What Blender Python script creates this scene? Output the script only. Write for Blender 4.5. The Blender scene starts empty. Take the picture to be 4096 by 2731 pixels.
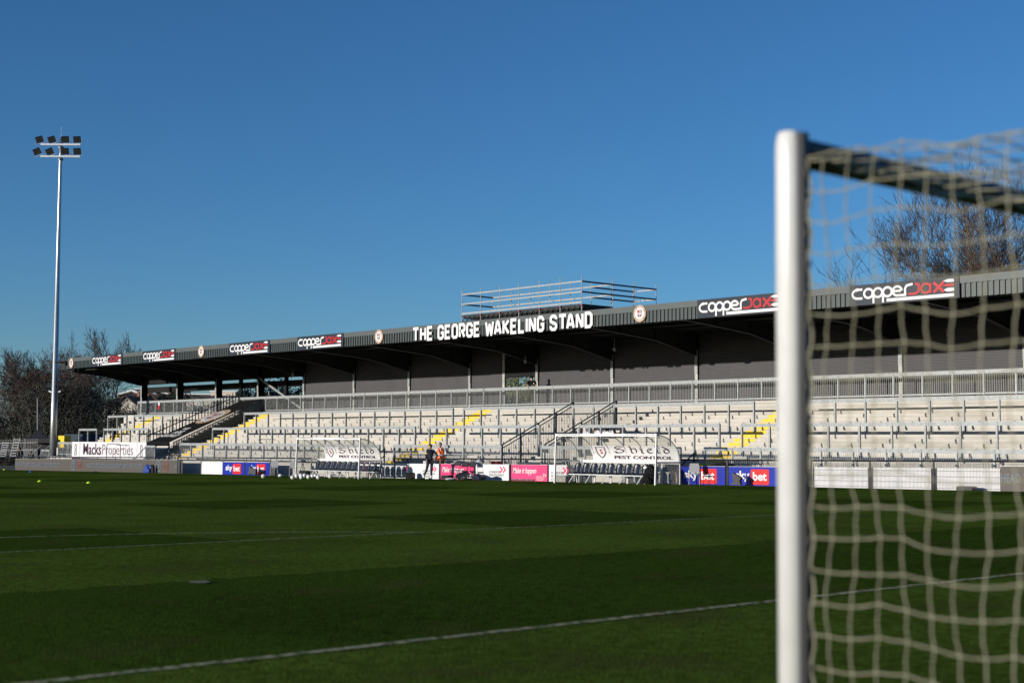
import bpy, math, random
from mathutils import Vector, Matrix
random.seed(7)
R = math.radians
sc = bpy.context.scene
COL = sc.collection

# ------------------------------------------------------------------ camera
# world axes: X runs across the pitch towards the stand, Y runs along the stand, Z up (metres)
CAMM = ((0.7494154, -0.0529521, 0.6599792), (-0.6620578, -0.0486693, 0.7478708), (0.0074806, 0.9974103, 0.0715308))
F = 5770.076
EYE = 1.361
cam = bpy.data.cameras.new('camera')
camo = bpy.data.objects.new('camera', cam)
COL.objects.link(camo)
_m = Matrix([[CAMM[i][0], CAMM[i][1], -CAMM[i][2]] for i in range(3)])
camo.matrix_world = Matrix.Translation((0, 0, EYE)) @ _m.to_quaternion().to_matrix().to_4x4()
cam.lens = F / 4096 * 36
cam.sensor_width = 36
cam.clip_start = .1
cam.clip_end = 6000
cam.dof.use_dof = True
cam.dof.focus_distance = 75
cam.dof.aperture_fstop = 1.9
sc.camera = camo

# ------------------------------------------------------------------ sky, sun, exposure
SUN_EL, SUN_AZ = 7.3, 172.0          # azimuth counted from +X towards +Y
w = bpy.data.worlds.new('World')
sc.world = w
w.use_nodes = True
nt = w.node_tree
bg = nt.nodes['Background']
sky = nt.nodes.new('ShaderNodeTexSky')
sky.sky_type = 'NISHITA'
sky.sun_disc = False
sky.sun_elevation = R(SUN_EL)
sky.sun_rotation = R(90 - SUN_AZ)
sky.air_density = 0.78
sky.dust_density = 0.3
sky.ozone_density = 4.1
hs = nt.nodes.new('ShaderNodeHueSaturation')
hs.inputs['Saturation'].default_value = 1.05
nt.links.new(sky.outputs[0], hs.inputs['Color'])
nt.links.new(hs.outputs[0], bg.inputs[0])
bg.inputs[1].default_value = 0.138
sun = bpy.data.lights.new('sun', 'SUN')
suno = bpy.data.objects.new('sun', sun)
COL.objects.link(suno)
sun.energy = 5.0
sun.angle = R(.5)
sun.color = (1, .93, .83)
sd = Vector((math.cos(R(SUN_EL)) * math.cos(R(SUN_AZ)), math.cos(R(SUN_EL)) * math.sin(R(SUN_AZ)), math.sin(R(SUN_EL))))
suno.rotation_euler = sd.to_track_quat('Z', 'Y').to_euler()
sc.view_settings.view_transform = 'Standard'
sc.view_settings.look = 'None'
sc.view_settings.exposure = 0
sc.view_settings.gamma = 1
sc.cycles.max_bounces = 6
sc.cycles.transparent_max_bounces = 16

# ------------------------------------------------------------------ measuring helpers (photo 4096 x 2731)
def ray(px, py):
    v = (px - 2048, 1365.5 - py, F)
    return Vector([sum(CAMM[i][j] * v[j] for j in range(3)) for i in range(3)])
def on(px, py, U):                      # point of a plane facing the pitch at X = U -> (Y, Z)
    r = ray(px, py); r = r * (U / r.x)
    return r.y, r.z + EYE
def VU(px, U, py=1750): return on(px, py, U)[0]
def zU(px, py, U): return on(px, py, U)[1]
def gz(U, V): return .004 * U - .00921 * V      # the pitch falls gently away
def far(px, py, d):                     # point at forward distance d
    r = ray(px, py); r = r * (d / F)
    return Vector((r.x, r.y, r.z + EYE))

# ------------------------------------------------------------------ materials
def mat(name, col, rough=.7, metal=0., noise=0., nscale=8., bump=0., bscale=60., spec=.5, alpha=1., emit=0.):
    m = bpy.data.materials.new(name); m.use_nodes = True
    n = m.node_tree.nodes; l = m.node_tree.links
    p = n['Principled BSDF']
    p.inputs['Base Color'].default_value = (*col, 1)
    p.inputs['Roughness'].default_value = rough
    p.inputs['Metallic'].default_value = metal
    p.inputs['Specular IOR Level'].default_value = spec
    if alpha < 1: p.inputs['Alpha'].default_value = alpha
    if emit:
        p.inputs['Emission Color'].default_value = (*col, 1); p.inputs['Emission Strength'].default_value = emit
    if noise or bump:
        g = n.new('ShaderNodeNewGeometry')
    if noise:
        t = n.new('ShaderNodeTexNoise'); t.inputs['Scale'].default_value = nscale; t.inputs['Detail'].default_value = 6
        l.new(g.outputs['Position'], t.inputs['Vector'])
        mr = n.new('ShaderNodeMapRange'); mr.inputs['From Min'].default_value = .3; mr.inputs['From Max'].default_value = .7
        mr.inputs['To Min'].default_value = 1 - noise; mr.inputs['To Max'].default_value = 1 + noise
        l.new(t.outputs['Fac'], mr.inputs['Value'])
        vm = n.new('ShaderNodeVectorMath'); vm.operation = 'SCALE'
        vm.inputs[0].default_value = col
        l.new(mr.outputs[0], vm.inputs['Scale'])
        l.new(vm.outputs[0], p.inputs['Base Color'])
    if bump:
        t = n.new('ShaderNodeTexNoise'); t.inputs['Scale'].default_value = bscale
        l.new(g.outputs['Position'], t.inputs['Vector'])
        b = n.new('ShaderNodeBump'); b.inputs['Strength'].default_value = bump; b.inputs['Distance'].default_value = .02
        l.new(t.outputs['Fac'], b.inputs['Height']); l.new(b.outputs[0], p.inputs['Normal'])
    return m

M = {}
M['galv'] = mat('galvanised', (.30, .32, .325), .5, .12, .2, 9)
M['galv_bar'] = mat('galvanised_bar', (.40, .41, .40), .55, .1, .12, 5)
M['darksteel'] = mat('dark_steel', (.028, .030, .030), .6, .0, .2, 3, spec=.3)
M['navy_metal'] = mat('navy_metal', (.035, .05, .075), .45, .2, .15, 4)
M['black'] = mat('black_paint', (.012, .012, .014), .4)
M['blackcloth'] = mat('black_cloth', (.008, .008, .009), .9, 0, .3, 12, .5, 30, spec=.15)
M['blackplastic'] = mat('black_bag_plastic', (.012, .012, .014), .22, 0, 0, 1, .9, 14)
M['white'] = mat('white_paint', (.70, .70, .70), .35, 0, .03, 3)
M['board_white'] = mat('white_board', (.66, .65, .66), .45, 0, .04, 2)
M['navyseat'] = mat('navy_seat_plastic', (.008, .011, .022), .3)
M['red'] = mat('sign_red', (.42, .010, .014), .45)
M['brightred'] = mat('signal_red', (.58, .012, .014), .45)
M['blue'] = mat('board_blue', (.008, .022, .30), .35, 0, .06, 2)
M['pink'] = mat('board_pink', (.72, .045, .17), .45, 0, .05, 2)
M['magenta'] = mat('print_magenta', (.75, .02, .14), .4)
M['greyprint'] = mat('print_grey', (.18, .18, .19), .5)
M['palegreyprint'] = mat('print_pale_grey', (.32, .32, .33), .5)
M['purpleprint'] = mat('print_purple', (.06, .02, .05), .5)
M['greypurple'] = mat('print_grey_purple', (.20, .15, .18), .5)
M['signdark'] = mat('sign_dark', (.022, .026, .034), .35)
M['signwhite'] = mat('sign_white', (.70, .69, .69), .5)
M['gold'] = mat('badge_gold', (.36, .20, .09), .45)
M['yellow'] = mat('step_yellow', (.74, .50, .02), .6, 0, .08, 5)
M['fascia'] = mat('fascia_sheet', (.066, .078, .076), .4, .1, .1, 2)
M['fasciacap'] = mat('fascia_cap', (.082, .093, .092), .5, .05, .05, 2)
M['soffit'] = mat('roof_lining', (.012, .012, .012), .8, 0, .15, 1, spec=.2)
M['clad'] = mat('wall_cladding', (.085, .083, .090), .6, 0, .06, 1, spec=.15)
M['screen'] = mat('led_screen', (.074, .063, .053), .6, 0, .10, 60)
M['screentext'] = mat('led_text', (.125, .155, .20), .6)
M['screenred'] = mat('led_red', (.19, .065, .055), .6)
M['goalwhite'] = mat('goal_post_paint', (.60, .60, .585), .3, 0, .06, 7)
M['net'] = mat('net_cord', (.27, .255, .175), .8, 0, .25, 30)
M['perspex'] = None
M['skin'] = mat('skin', (.50, .27, .18), .55)
M['hair'] = mat('brown_hair', (.035, .018, .010), .7, 0, .3, 60)
M['navycloth'] = mat('navy_tracksuit', (.008, .012, .028), .8, 0, .25, 12)
M['orange'] = mat('hi_vis_orange', (.95, .16, .01), .6, 0, .05, 8)
M['shirt'] = mat('pale_shirt', (.62, .64, .74), .7, 0, .08, 10)
M['sock'] = mat('white_sock', (.75, .75, .74), .8)
M['grey_plastic'] = mat('grey_chair_plastic', (.36, .36, .37), .5)
M['greycloth'] = mat('grey_cloth', (.06, .06, .065), .8, 0, .2, 10)
M['bluecloth'] = mat('blue_cloth', (.012, .05, .26), .6, 0, .3, 6)
M['lime'] = mat('lime_marker', (.55, .85, .02), .5)
M['cyan'] = mat('blue_marker', (.02, .16, .60), .5)
M['tent'] = mat('gazebo_fabric', (.02, .018, .024), .8, 0, .2, 2)
M['alu'] = mat('aluminium', (.62, .63, .63), .4, .5, .1, 6)
M['glassdark'] = mat('lamp_glass', (.02, .02, .022), .15)
M['bark'] = mat('bark', (.075, .060, .045), .9, 0, .35, 3)
M['barkgold'] = mat('bark_golden', (.20, .13, .06), .9, 0, .35, 2)
M['twig'] = mat('twig', (.050, .036, .028), .9, 0, .3, 2)
M['twigred'] = mat('bud_twig', (.060, .034, .022), .9, 0, .3, 1.5)
M['ivy'] = mat('ivy_leaf', (.015, .0155, .008), .8, 0, .5, 1)
M['spring'] = mat('spring_leaf', (.17, .15, .03), .8, 0, .5, 1)
M['evergreen'] = mat('evergreen_leaf', (.020, .030, .014), .8, 0, .4, 1)
M['brick'] = mat('house_brick', (.16, .07, .045), .85, 0, .2, 2)
M['tile'] = mat('roof_tile', (.085, .058, .045), .85, 0, .25, 1.5)
M['render'] = mat('white_render', (.62, .58, .50), .8, 0, .06, 1)
M['cream_render'] = mat('cream_render', (.62, .52, .42), .8, 0, .05, 1)
M['window'] = mat('window_glass', (.03, .035, .045), .1)
M['timber'] = mat('timber', (.16, .06, .03), .8)
M['foil'] = mat('foil_cover', (.55, .55, .56), .25, .5, .2, 10, .8, 20)
M['brickblk'] = mat('concrete_block', (.30, .28, .25), .9, 0, .15, 6)
M['ledge'] = mat('galvanised_plate', (.37, .38, .36), .55, .1, .22, 4)

def perspex():
    m = bpy.data.materials.new('perspex'); m.use_nodes = True
    n = m.node_tree.nodes; l = m.node_tree.links; n.clear()
    o = n.new('ShaderNodeOutputMaterial'); mx = n.new('ShaderNodeMixShader'); tr = n.new('ShaderNodeBsdfTransparent')
    tr.inputs[0].default_value = (.86, .87, .86, 1)
    mx2 = n.new('ShaderNodeMixShader'); gl = n.new('ShaderNodeBsdfGlossy'); gl.inputs['Roughness'].default_value = .12
    di = n.new('ShaderNodeBsdfDiffuse'); di.inputs[0].default_value = (.6, .58, .54, 1)
    g = n.new('ShaderNodeNewGeometry'); t = n.new('ShaderNodeTexNoise'); t.inputs['Scale'].default_value = 1.6
    l.new(g.outputs['Position'], t.inputs['Vector'])
    mr = n.new('ShaderNodeMapRange'); mr.inputs['To Min'].default_value = .02; mr.inputs['To Max'].default_value = .22
    l.new(t.outputs['Fac'], mr.inputs['Value'])
    mx2.inputs[0].default_value = .7
    l.new(gl.outputs[0], mx2.inputs[1]); l.new(di.outputs[0], mx2.inputs[2])
    l.new(mr.outputs[0], mx.inputs[0]); l.new(tr.outputs[0], mx.inputs[1]); l.new(mx2.outputs[0], mx.inputs[2])
    l.new(mx.outputs[0], o.inputs[0])
    return m
M['perspex'] = perspex()

def concrete():
    m = bpy.data.materials.new('terrace_concrete'); m.use_nodes = True
    n = m.node_tree.nodes; l = m.node_tree.links; p = n['Principled BSDF']; p.inputs['Roughness'].default_value = .85
    g = n.new('ShaderNodeNewGeometry'); sp = n.new('ShaderNodeSeparateXYZ'); l.new(g.outputs['Position'], sp.inputs[0])
    def mth(op, a, b=None):
        k = n.new('ShaderNodeMath'); k.operation = op
        for i, v in enumerate((a, b)):
            if v is None: continue
            if isinstance(v, (int, float)): k.inputs[i].default_value = v
            else: l.new(v, k.inputs[i])
        return k.outputs[0]
    row = mth('FLOOR', mth('MULTIPLY', mth('SUBTRACT', sp.outputs[2], .46), 1 / .184))
    col = mth('FLOOR', mth('ADD', mth('MULTIPLY', sp.outputs[1], 1 / 5.8), mth('MULTIPLY', row, .37)))
    cb = n.new('ShaderNodeCombineXYZ'); l.new(row, cb.inputs[0]); l.new(col, cb.inputs[1])
    wn = n.new('ShaderNodeTexWhiteNoise'); wn.noise_dimensions = '2D'; l.new(cb.outputs[0], wn.inputs['Vector'])
    t = n.new('ShaderNodeTexNoise'); t.inputs['Scale'].default_value = 1.3; t.inputs['Detail'].default_value = 9; t.inputs['Roughness'].default_value = .65
    l.new(g.outputs['Position'], t.inputs['Vector'])
    f = mth('ADD', mth('MULTIPLY', wn.outputs[0], .16), mth('MULTIPLY', t.outputs['Fac'], .34))
    f = mth('ADD', f, .74)
    vm = n.new('ShaderNodeVectorMath'); vm.operation = 'SCALE'; vm.inputs[0].default_value = (.48, .453, .41)
    l.new(f, vm.inputs['Scale']); l.new(vm.outputs[0], p.inputs['Base Color'])
    b = n.new('ShaderNodeBump'); b.inputs['Strength'].default_value = .35; b.inputs['Distance'].default_value = .01
    t2 = n.new('ShaderNodeTexNoise'); t2.inputs['Scale'].default_value = 14; l.new(g.outputs['Position'], t2.inputs['Vector'])
    l.new(t2.outputs['Fac'], b.inputs['Height']); l.new(b.outputs[0], p.inputs['Normal'])
    return m
M['concrete'] = concrete()

def grass():
    m = bpy.data.materials.new('pitch_grass'); m.use_nodes = True
    n = m.node_tree.nodes; l = m.node_tree.links; p = n['Principled BSDF']
    p.inputs['Roughness'].default_value = .9; p.inputs['Specular IOR Level'].default_value = .0
    g = n.new('ShaderNodeNewGeometry'); sp = n.new('ShaderNodeSeparateXYZ'); l.new(g.outputs['Position'], sp.inputs[0])
    def mth(op, a, b=None, c=None):
        k = n.new('ShaderNodeMath'); k.operation = op
        for i, v in enumerate((a, b, c)):
            if v is None: continue
            if isinstance(v, (int, float)): k.inputs[i].default_value = v
            else: l.new(v, k.inputs[i])
        return k.outputs[0]
    nz = n.new('ShaderNodeTexNoise'); nz.inputs['Scale'].default_value = 3.; nz.inputs['Detail'].default_value = 5
    l.new(g.outputs['Position'], nz.inputs['Vector'])
    wob = mth('MULTIPLY', mth('SUBTRACT', nz.outputs['Fac'], .5), .5)
    # V bands 5.5 m wide, dark where 19.3..24.8 etc; U bands 5.8 m wide, dark where 17.3..23.1
    vb = mth('FRACT', mth('DIVIDE', mth('ADD', sp.outputs[1], mth('ADD', wob, 2.7)), 11.0))
    vdark = mth('LESS_THAN', vb, .5)
    udark = mth('LESS_THAN', mth('FRACT', mth('DIVIDE', mth('SUBTRACT', mth('ADD', sp.outputs[0], wob), 17.4), 11.6)), .5)
    near = mth('LESS_THAN', sp.outputs[1], 19.1)
    dark = mth('MULTIPLY', vdark, mth('MAXIMUM', udark, near))
    dark = mth('ADD', mth('MULTIPLY', dark, .80), mth('MULTIPLY', mth('ADD', vdark, udark), .09))
    n2 = n.new('ShaderNodeTexNoise'); n2.inputs['Scale'].default_value = 11; n2.inputs['Detail'].default_value = 8; n2.inputs['Roughness'].default_value = .75
    l.new(g.outputs['Position'], n2.inputs['Vector'])
    n3 = n.new('ShaderNodeTexNoise'); n3.inputs['Scale'].default_value = .35; n3.inputs['Detail'].default_value = 6
    l.new(g.outputs['Position'], n3.inputs['Vector'])
    mx = n.new('ShaderNodeMix'); mx.data_type = 'RGBA'
    mx.inputs[6].default_value = (.080, .120, .017, 1); mx.inputs[7].default_value = (.040, .070, .009, 1)
    l.new(dark, mx.inputs[0])
    mr = n.new('ShaderNodeMapRange'); mr.inputs['From Min'].default_value = .3; mr.inputs['From Max'].default_value = .7
    mr.inputs['To Min'].default_value = .30; mr.inputs['To Max'].default_value = 1.75
    l.new(n2.outputs['Fac'], mr.inputs['Value'])
    mr3 = n.new('ShaderNodeMapRange'); mr3.inputs['From Min'].default_value = .3; mr3.inputs['From Max'].default_value = .7
    mr3.inputs['To Min'].default_value = .82; mr3.inputs['To Max'].default_value = 1.15
    l.new(n3.outputs['Fac'], mr3.inputs['Value'])
    vm = n.new('ShaderNodeVectorMath'); vm.operation = 'SCALE'
    l.new(mx.outputs[2], vm.inputs[0]); l.new(mth('MULTIPLY', mr.outputs[0], mr3.outputs[0]), vm.inputs['Scale'])
    # bare brown wear near goal mouths
    n4 = n.new('ShaderNodeTexNoise'); n4.inputs['Scale'].default_value = .8; n4.inputs['Detail'].default_value = 8
    l.new(g.outputs['Position'], n4.inputs['Vector'])
    wr = n.new('ShaderNodeMapRange'); wr.inputs['From Min'].default_value = .54; wr.inputs['From Max'].default_value = .68; wr.inputs['To Max'].default_value = .55
    l.new(n4.outputs['Fac'], wr.inputs['Value'])
    mx2 = n.new('ShaderNodeMix'); mx2.data_type = 'RGBA'; mx2.inputs[7].default_value = (.075, .072, .022, 1)
    l.new(wr.outputs[0], mx2.inputs[0]); l.new(vm.outputs[0], mx2.inputs[6]); l.new(mx2.outputs[2], p.inputs['Base Color'])
    b = n.new('ShaderNodeBump'); b.inputs['Strength'].default_value = 1; b.inputs['Distance'].default_value = .03
    n5 = n.new('ShaderNodeTexNoise'); n5.inputs['Scale'].default_value = 45; n5.inputs['Detail'].default_value = 4
    l.new(g.outputs['Position'], n5.inputs['Vector']); l.new(n5.outputs['Fac'], b.inputs['Height']); l.new(b.outputs[0], p.inputs['Normal'])
    return m
M['grass'] = grass()

def linepaint():
    m = mat('line_paint', (.62, .56, .33), .9, spec=.0)
    n = m.node_tree.nodes; l = m.node_tree.links; p = n['Principled BSDF']
    g = n.new('ShaderNodeNewGeometry'); t = n.new('ShaderNodeTexNoise'); t.inputs['Scale'].default_value = 16; t.inputs['Detail'].default_value = 6
    l.new(g.outputs['Position'], t.inputs['Vector'])
    mr = n.new('ShaderNodeMapRange'); mr.inputs['From Min'].default_value = .34; mr.inputs['From Max'].default_value = .60; mr.inputs['To Min'].default_value = .05; mr.inputs['To Max'].default_value = .85
    l.new(t.outputs['Fac'], mr.inputs['Value']); l.new(mr.outputs[0], p.inputs['Alpha'])
    return m
M['mastmetal'] = mat('mast_metal', (.42, .44, .45), .38, .75, .08, 3)
M['shadegalv'] = mat('shaded_galvanised', (.13, .13, .125), .6, .1, .25, 6)  # galvanised steel darkened in colour to carry the shade over the far left
M['line'] = linepaint()
M['earth'] = mat('rough_ground', (.06, .06, .035), .95, 0, .4, .6)
M['tarmac'] = mat('tarmac', (.07, .07, .068), .9, 0, .2, 2)

# ------------------------------------------------------------------ mesh builder
ORG = {}
class MB:
    def __init__(s): s.v = []; s.f = []
    def add(s, vs, fs):
        o = len(s.v); s.v += [tuple(v) for v in vs]; s.f += [tuple(i + o for i in f) for f in fs]; return s
    def box(s, x0, x1, y0, y1, z0, z1):
        return s.add([(x0, y0, z0), (x1, y0, z0), (x1, y1, z0), (x0, y1, z0), (x0, y0, z1), (x1, y0, z1), (x1, y1, z1), (x0, y1, z1)],
                     [(3, 2, 1, 0), (4, 5, 6, 7), (0, 1, 5, 4), (1, 2, 6, 5), (2, 3, 7, 6), (3, 0, 4, 7)])
    def bar(s, p, q, w, h=None, up=(0, 0, 1)):          # rectangular bar from p to q
        h = h or w; p = Vector(p); q = Vector(q); d = (q - p).normalized(); up = Vector(up)
        if abs(d.dot(up)) > .98: up = Vector((1, 0, 0))
        a = d.cross(up).normalized() * w / 2; b = a.cross(d).normalized() * h / 2
        vs = [p - a - b, p + a - b, p + a + b, p - a + b, q - a - b, q + a - b, q + a + b, q - a + b]
        return s.add(vs, [(3, 2, 1, 0), (4, 5, 6, 7), (0, 1, 5, 4), (1, 2, 6, 5), (2, 3, 7, 6), (3, 0, 4, 7)])
    def tube(s, pts, r, n=8, cap=True):
        pts = [Vector(p) for p in pts]; k = len(pts)
        rs = r if isinstance(r, (list, tuple)) else [r] * k
        o = len(s.v); pa = None
        for i, p in enumerate(pts):
            d = (pts[min(i + 1, k - 1)] - pts[max(i - 1, 0)]).normalized()
            if pa is None:
                pa = d.cross(Vector((0, 0, 1)))
                if pa.length < .1: pa = d.cross(Vector((1, 0, 0)))
            pa = (pa - d * pa.dot(d)).normalized(); b = d.cross(pa)
            for j in range(n):
                t = 2 * math.pi * j / n
                s.v.append(tuple(p + (pa * math.cos(t) + b * math.sin(t)) * rs[i]))
        for i in range(k - 1):
            for j in range(n):
                j2 = (j + 1) % n
                s.f.append((o + i * n + j, o + i * n + j2, o + (i + 1) * n + j2, o + (i + 1) * n + j))
        if cap:
            s.f.append(tuple(o + j for j in range(n))[::-1]); s.f.append(tuple(o + (k - 1) * n + j for j in range(n)))
        return s
    def loft(s, rings, cap=True):
        o = len(s.v); n = len(rings[0])
        for r in rings: s.v += [tuple(p) for p in r]
        for i in range(len(rings) - 1):
            for j in range(n):
                j2 = (j + 1) % n
                s.f.append((o + i * n + j, o + i * n + j2, o + (i + 1) * n + j2, o + (i + 1) * n + j))
        if cap:
            s.f.append(tuple(o + j for j in range(n))[::-1]); s.f.append(tuple(o + (len(rings) - 1) * n + j for j in range(n)))
        return s
    def ball(s, c, r, n=12, m=8, sz=(1, 1, 1)):
        rings = []
        for i in range(m + 1):
            t = math.pi * i / m; rr = max(math.sin(t), .01)
            rings.append([(c[0] + r * sz[0] * rr * math.cos(2 * math.pi * j / n), c[1] + r * sz[1] * rr * math.sin(2 * math.pi * j / n), c[2] - r * sz[2] * math.cos(t)) for j in range(n)])
        return s.loft(rings)
    def ext(s, prof, y0, y1):                            # profile of (x, z) extruded along y
        n = len(prof); o = len(s.v)
        s.v += [(x, y0, z) for x, z in prof] + [(x, y1, z) for x, z in prof]
        for j in range(n):
            j2 = (j + 1) % n; s.f.append((o + j, o + j2, o + n + j2, o + n + j))
        s.f.append(tuple(o + j for j in range(n))[::-1]); s.f.append(tuple(o + n + j for j in range(n)))
        return s
    def build(s, name, m, parent=None, smooth=False, org=None):
        me = bpy.data.meshes.new(name)
        o = bpy.data.objects.new(name, me)
        g = ORG.get(parent.name, Vector((0, 0, 0))) if parent else (Vector(org) if org else Vector((0, 0, 0)))
        me.from_pydata([(v[0] - g[0], v[1] - g[1], v[2] - g[2]) for v in s.v], [], s.f)
        me.update()
        me.materials.append(m)
        if smooth:
            for p in me.polygons: p.use_smooth = True
        COL.objects.link(o)
        if parent: o.parent = parent; ORG[o.name] = g
        elif org: o.location = g; ORG[o.name] = g
        return o

def tag(o, label=None, cat=None, group=None, kind=None):
    if label: o['label'] = label
    if cat: o['category'] = cat
    if group: o['group'] = group
    if kind: o['kind'] = kind
    return o
def thing(name, label, cat, loc=(0, 0, 0), group=None):
    o = bpy.data.objects.new(name, None); o.empty_display_size = .3
    COL.objects.link(o); o.location = loc; ORG[o.name] = Vector(loc)
    return tag(o, label, cat, group)
def struct(mb, name, m):
    return tag(mb.build(name, m), kind='structure')
def copy_tree(o, loc=None, rz=None, label=None, parent=None, scale=None):
    c = o.copy(); COL.objects.link(c)
    if parent: c.parent = parent
    for ch in list(o.children): copy_tree(ch, parent=c)
    if loc is not None: c.location = loc
    if rz is not None: c.rotation_euler = (0, 0, rz)
    if scale: c.scale = scale
    if label: c['label'] = label
    return c

# plane frames for lettering: local (x, y) -> world
def face_pitch(U, V, Z):                # x to the right as seen from the pitch, y up
    return lambda x, y, z=0: Vector((U - z, V - x, Z + y))
def frame(o, ax, ay):
    o = Vector(o); ax = Vector(ax).normalized(); ay = Vector(ay).normalized(); az = ax.cross(ay)
    return lambda x, y, z=0: o + ax * x + ay * y + az * z

_fc = {}
def text_pts(s, bold=0., shear=0., spacing=1.):
    key = (s, bold, shear, spacing)
    if key not in _fc:
        c = bpy.data.curves.new('t', 'FONT'); c.body = s; c.offset = bold; c.shear = shear; c.space_character = spacing
        c.extrude = .01; c.resolution_u = 3; c.fill_mode = 'BOTH'
        o = bpy.data.objects.new('t', c); COL.objects.link(o)
        dg = bpy.context.evaluated_depsgraph_get()
        me = bpy.data.meshes.new_from_object(o.evaluated_get(dg))
        _fc[key] = ([tuple(v.co) for v in me.vertices], [tuple(p.vertices) for p in me.polygons])
        bpy.data.objects.remove(o); bpy.data.meshes.remove(me)
    return _fc[key]
def text(mb, fr, s, x0, y0, wd, ht, bold=0., shear=0., spacing=1., depth=.01, z=0.002):
    vs, fs = text_pts(s, bold, shear, spacing)
    mnx = min(v[0] for v in vs); mxx = max(v[0] for v in vs); mny = min(v[1] for v in vs); mxy = max(v[1] for v in vs)
    ky = ht / (mxy - mny); kx = wd / (mxx - mnx)
    return mb.add([fr(x0 + (v[0] - mnx) * kx, y0 + (v[1] - mny) * ky, z + (depth if v[2] > 0 else 0)) for v in vs], fs)
def flat(mb, fr, pts, z0=0.002, z1=.008):                # solid plate from a 2-D outline
    n = len(pts)
    vs = [fr(x, y, z0) for x, y in pts] + [fr(x, y, z1) for x, y in pts]
    return mb.add(vs, [tuple(range(n))[::-1], tuple(range(n, 2 * n))] + [(i, (i + 1) % n, n + (i + 1) % n, n + i) for i in range(n)])
def rect(mb, fr, x0, y0, x1, y1, z0=.002, z1=.008): return flat(mb, fr, [(x0, y0), (x1, y0), (x1, y1), (x0, y1)], z0, z1)
def stroke(mb, fr, pts, wd, closed=False, z=.01, depth=.01, sx=1, sy=1, ox=0, oy=0):
    P = [Vector((x * sx + ox, y * sy + oy)) for x, y in pts]; n = len(P)
    L = []; Rr = []
    for i in range(n):
        a = P[(i - 1) % n] if closed or i > 0 else None; b = P[i]; c = P[(i + 1) % n] if closed or i < n - 1 else None
        d1 = (b - a).normalized() if a is not None else None; d2 = (c - b).normalized() if c is not None else None
        if d1 is None: d1 = d2
        if d2 is None: d2 = d1
        n1 = Vector((-d1.y, d1.x)); n2 = Vector((-d2.y, d2.x)); mm = (n1 + n2)
        mm = mm.normalized() if mm.length > .01 else n1
        k = wd / 2 / max(mm.dot(n1), .62)
        L.append(b + mm * k); Rr.append(b - mm * k)
    m = n if closed else n - 1
    o = len(mb.v)
    for q, zz in ((L, z + depth), (Rr, z + depth), (L, z), (Rr, z)):
        mb.v += [tuple(fr(p.x, p.y, zz)) for p in q]
    for i in range(m):
        j = (i + 1) % n
        mb.f.append((o + i, o + n + i, o + n + j, o + j)); mb.f.append((o + 2 * n + i, o + i, o + j, o + 2 * n + j)); mb.f.append((o + n + i, o + 3 * n + i, o + 3 * n + j, o + n + j))
    return mb
def arc(cx, cy, rx, ry, a0, a1, n=10): return [(cx + rx * math.cos(R(a0 + (a1 - a0) * i / n)), cy + ry * math.sin(R(a0 + (a1 - a0) * i / n))) for i in range(n + 1)]

# ------------------------------------------------------------------ ground
def sheet(x0, x1, y0, y1, dz, nx=1, ny=1):
    mb = MB()
    for i in range(nx):
        for j in range(ny):
            a, b = x0 + (x1 - x0) * i / nx, x0 + (x1 - x0) * (i + 1) / nx; c, d = y0 + (y1 - y0) * j / ny, y0 + (y1 - y0) * (j + 1) / ny
            mb.add([(a, c, gz(a, c) + dz), (b, c, gz(b, c) + dz), (b, d, gz(b, d) + dz), (a, d, gz(a, d) + dz)], [(0, 1, 2, 3)])
    return mb
struct(sheet(-700, 900, -500, 1100, -.06), 'ground', M['earth'])
struct(sheet(44.6, 46.44, 0, 125, -.03), 'path', M['tarmac'])
struct(sheet(-60, 44.6, -12, 112, 0, 4, 6), 'pitch', M['grass'])
PU, PV = 4.02, 3.10                     # near goal post
def gstrip(mb, pts, wd, dz=.012):
    n = len(pts)
    for i in range(n - 1):
        a = Vector(pts[i]); b = Vector(pts[i + 1]); d = (b - a).normalized(); k = Vector((-d.y, d.x)) * wd / 2
        mb.add([(p.x, p.y, gz(p.x, p.y) + dz) for p in (a - k, b - k, b + k, a + k)], [(0, 1, 2, 3)])
ml = MB()
gstrip(ml, [(-8.0, 8.30), (17, 8.30)], .10)
gstrip(ml, [(17, 8.355), (17, PV)], .11)
gstrip(ml, [(-14, PV), (41.5, PV)], .11)
gstrip(ml, [(-12.6, 19.3), (28.6, 19.3)], .075)
gstrip(ml, [(28.6, 19.355), (28.6, PV)], .11)
gstrip(ml, [(7.7 + 9.4 * math.cos(R(a)), 13.45 + 9.3 * math.sin(R(a))) for a in range(39, 142, 3)], .09)
gstrip(ml, [(-26, PV), (-26, 106)], .11)
o = ml.build('pitch_markings', M['line']); tag(o, kind='structure')
ms = MB(); c = (7.6, 13.5)
ms.add([(c[0] + .115 * math.cos(t * .393), c[1] + .115 * math.sin(t * .393), gz(*c) + .014) for t in range(16)], [tuple(range(16))])
ms.build('penalty_spot', mat('spot_paint', (.30, .27, .19), .9, 0, .5, 14, spec=0)); tag(bpy.data.objects['penalty_spot'], kind='structure')

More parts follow.
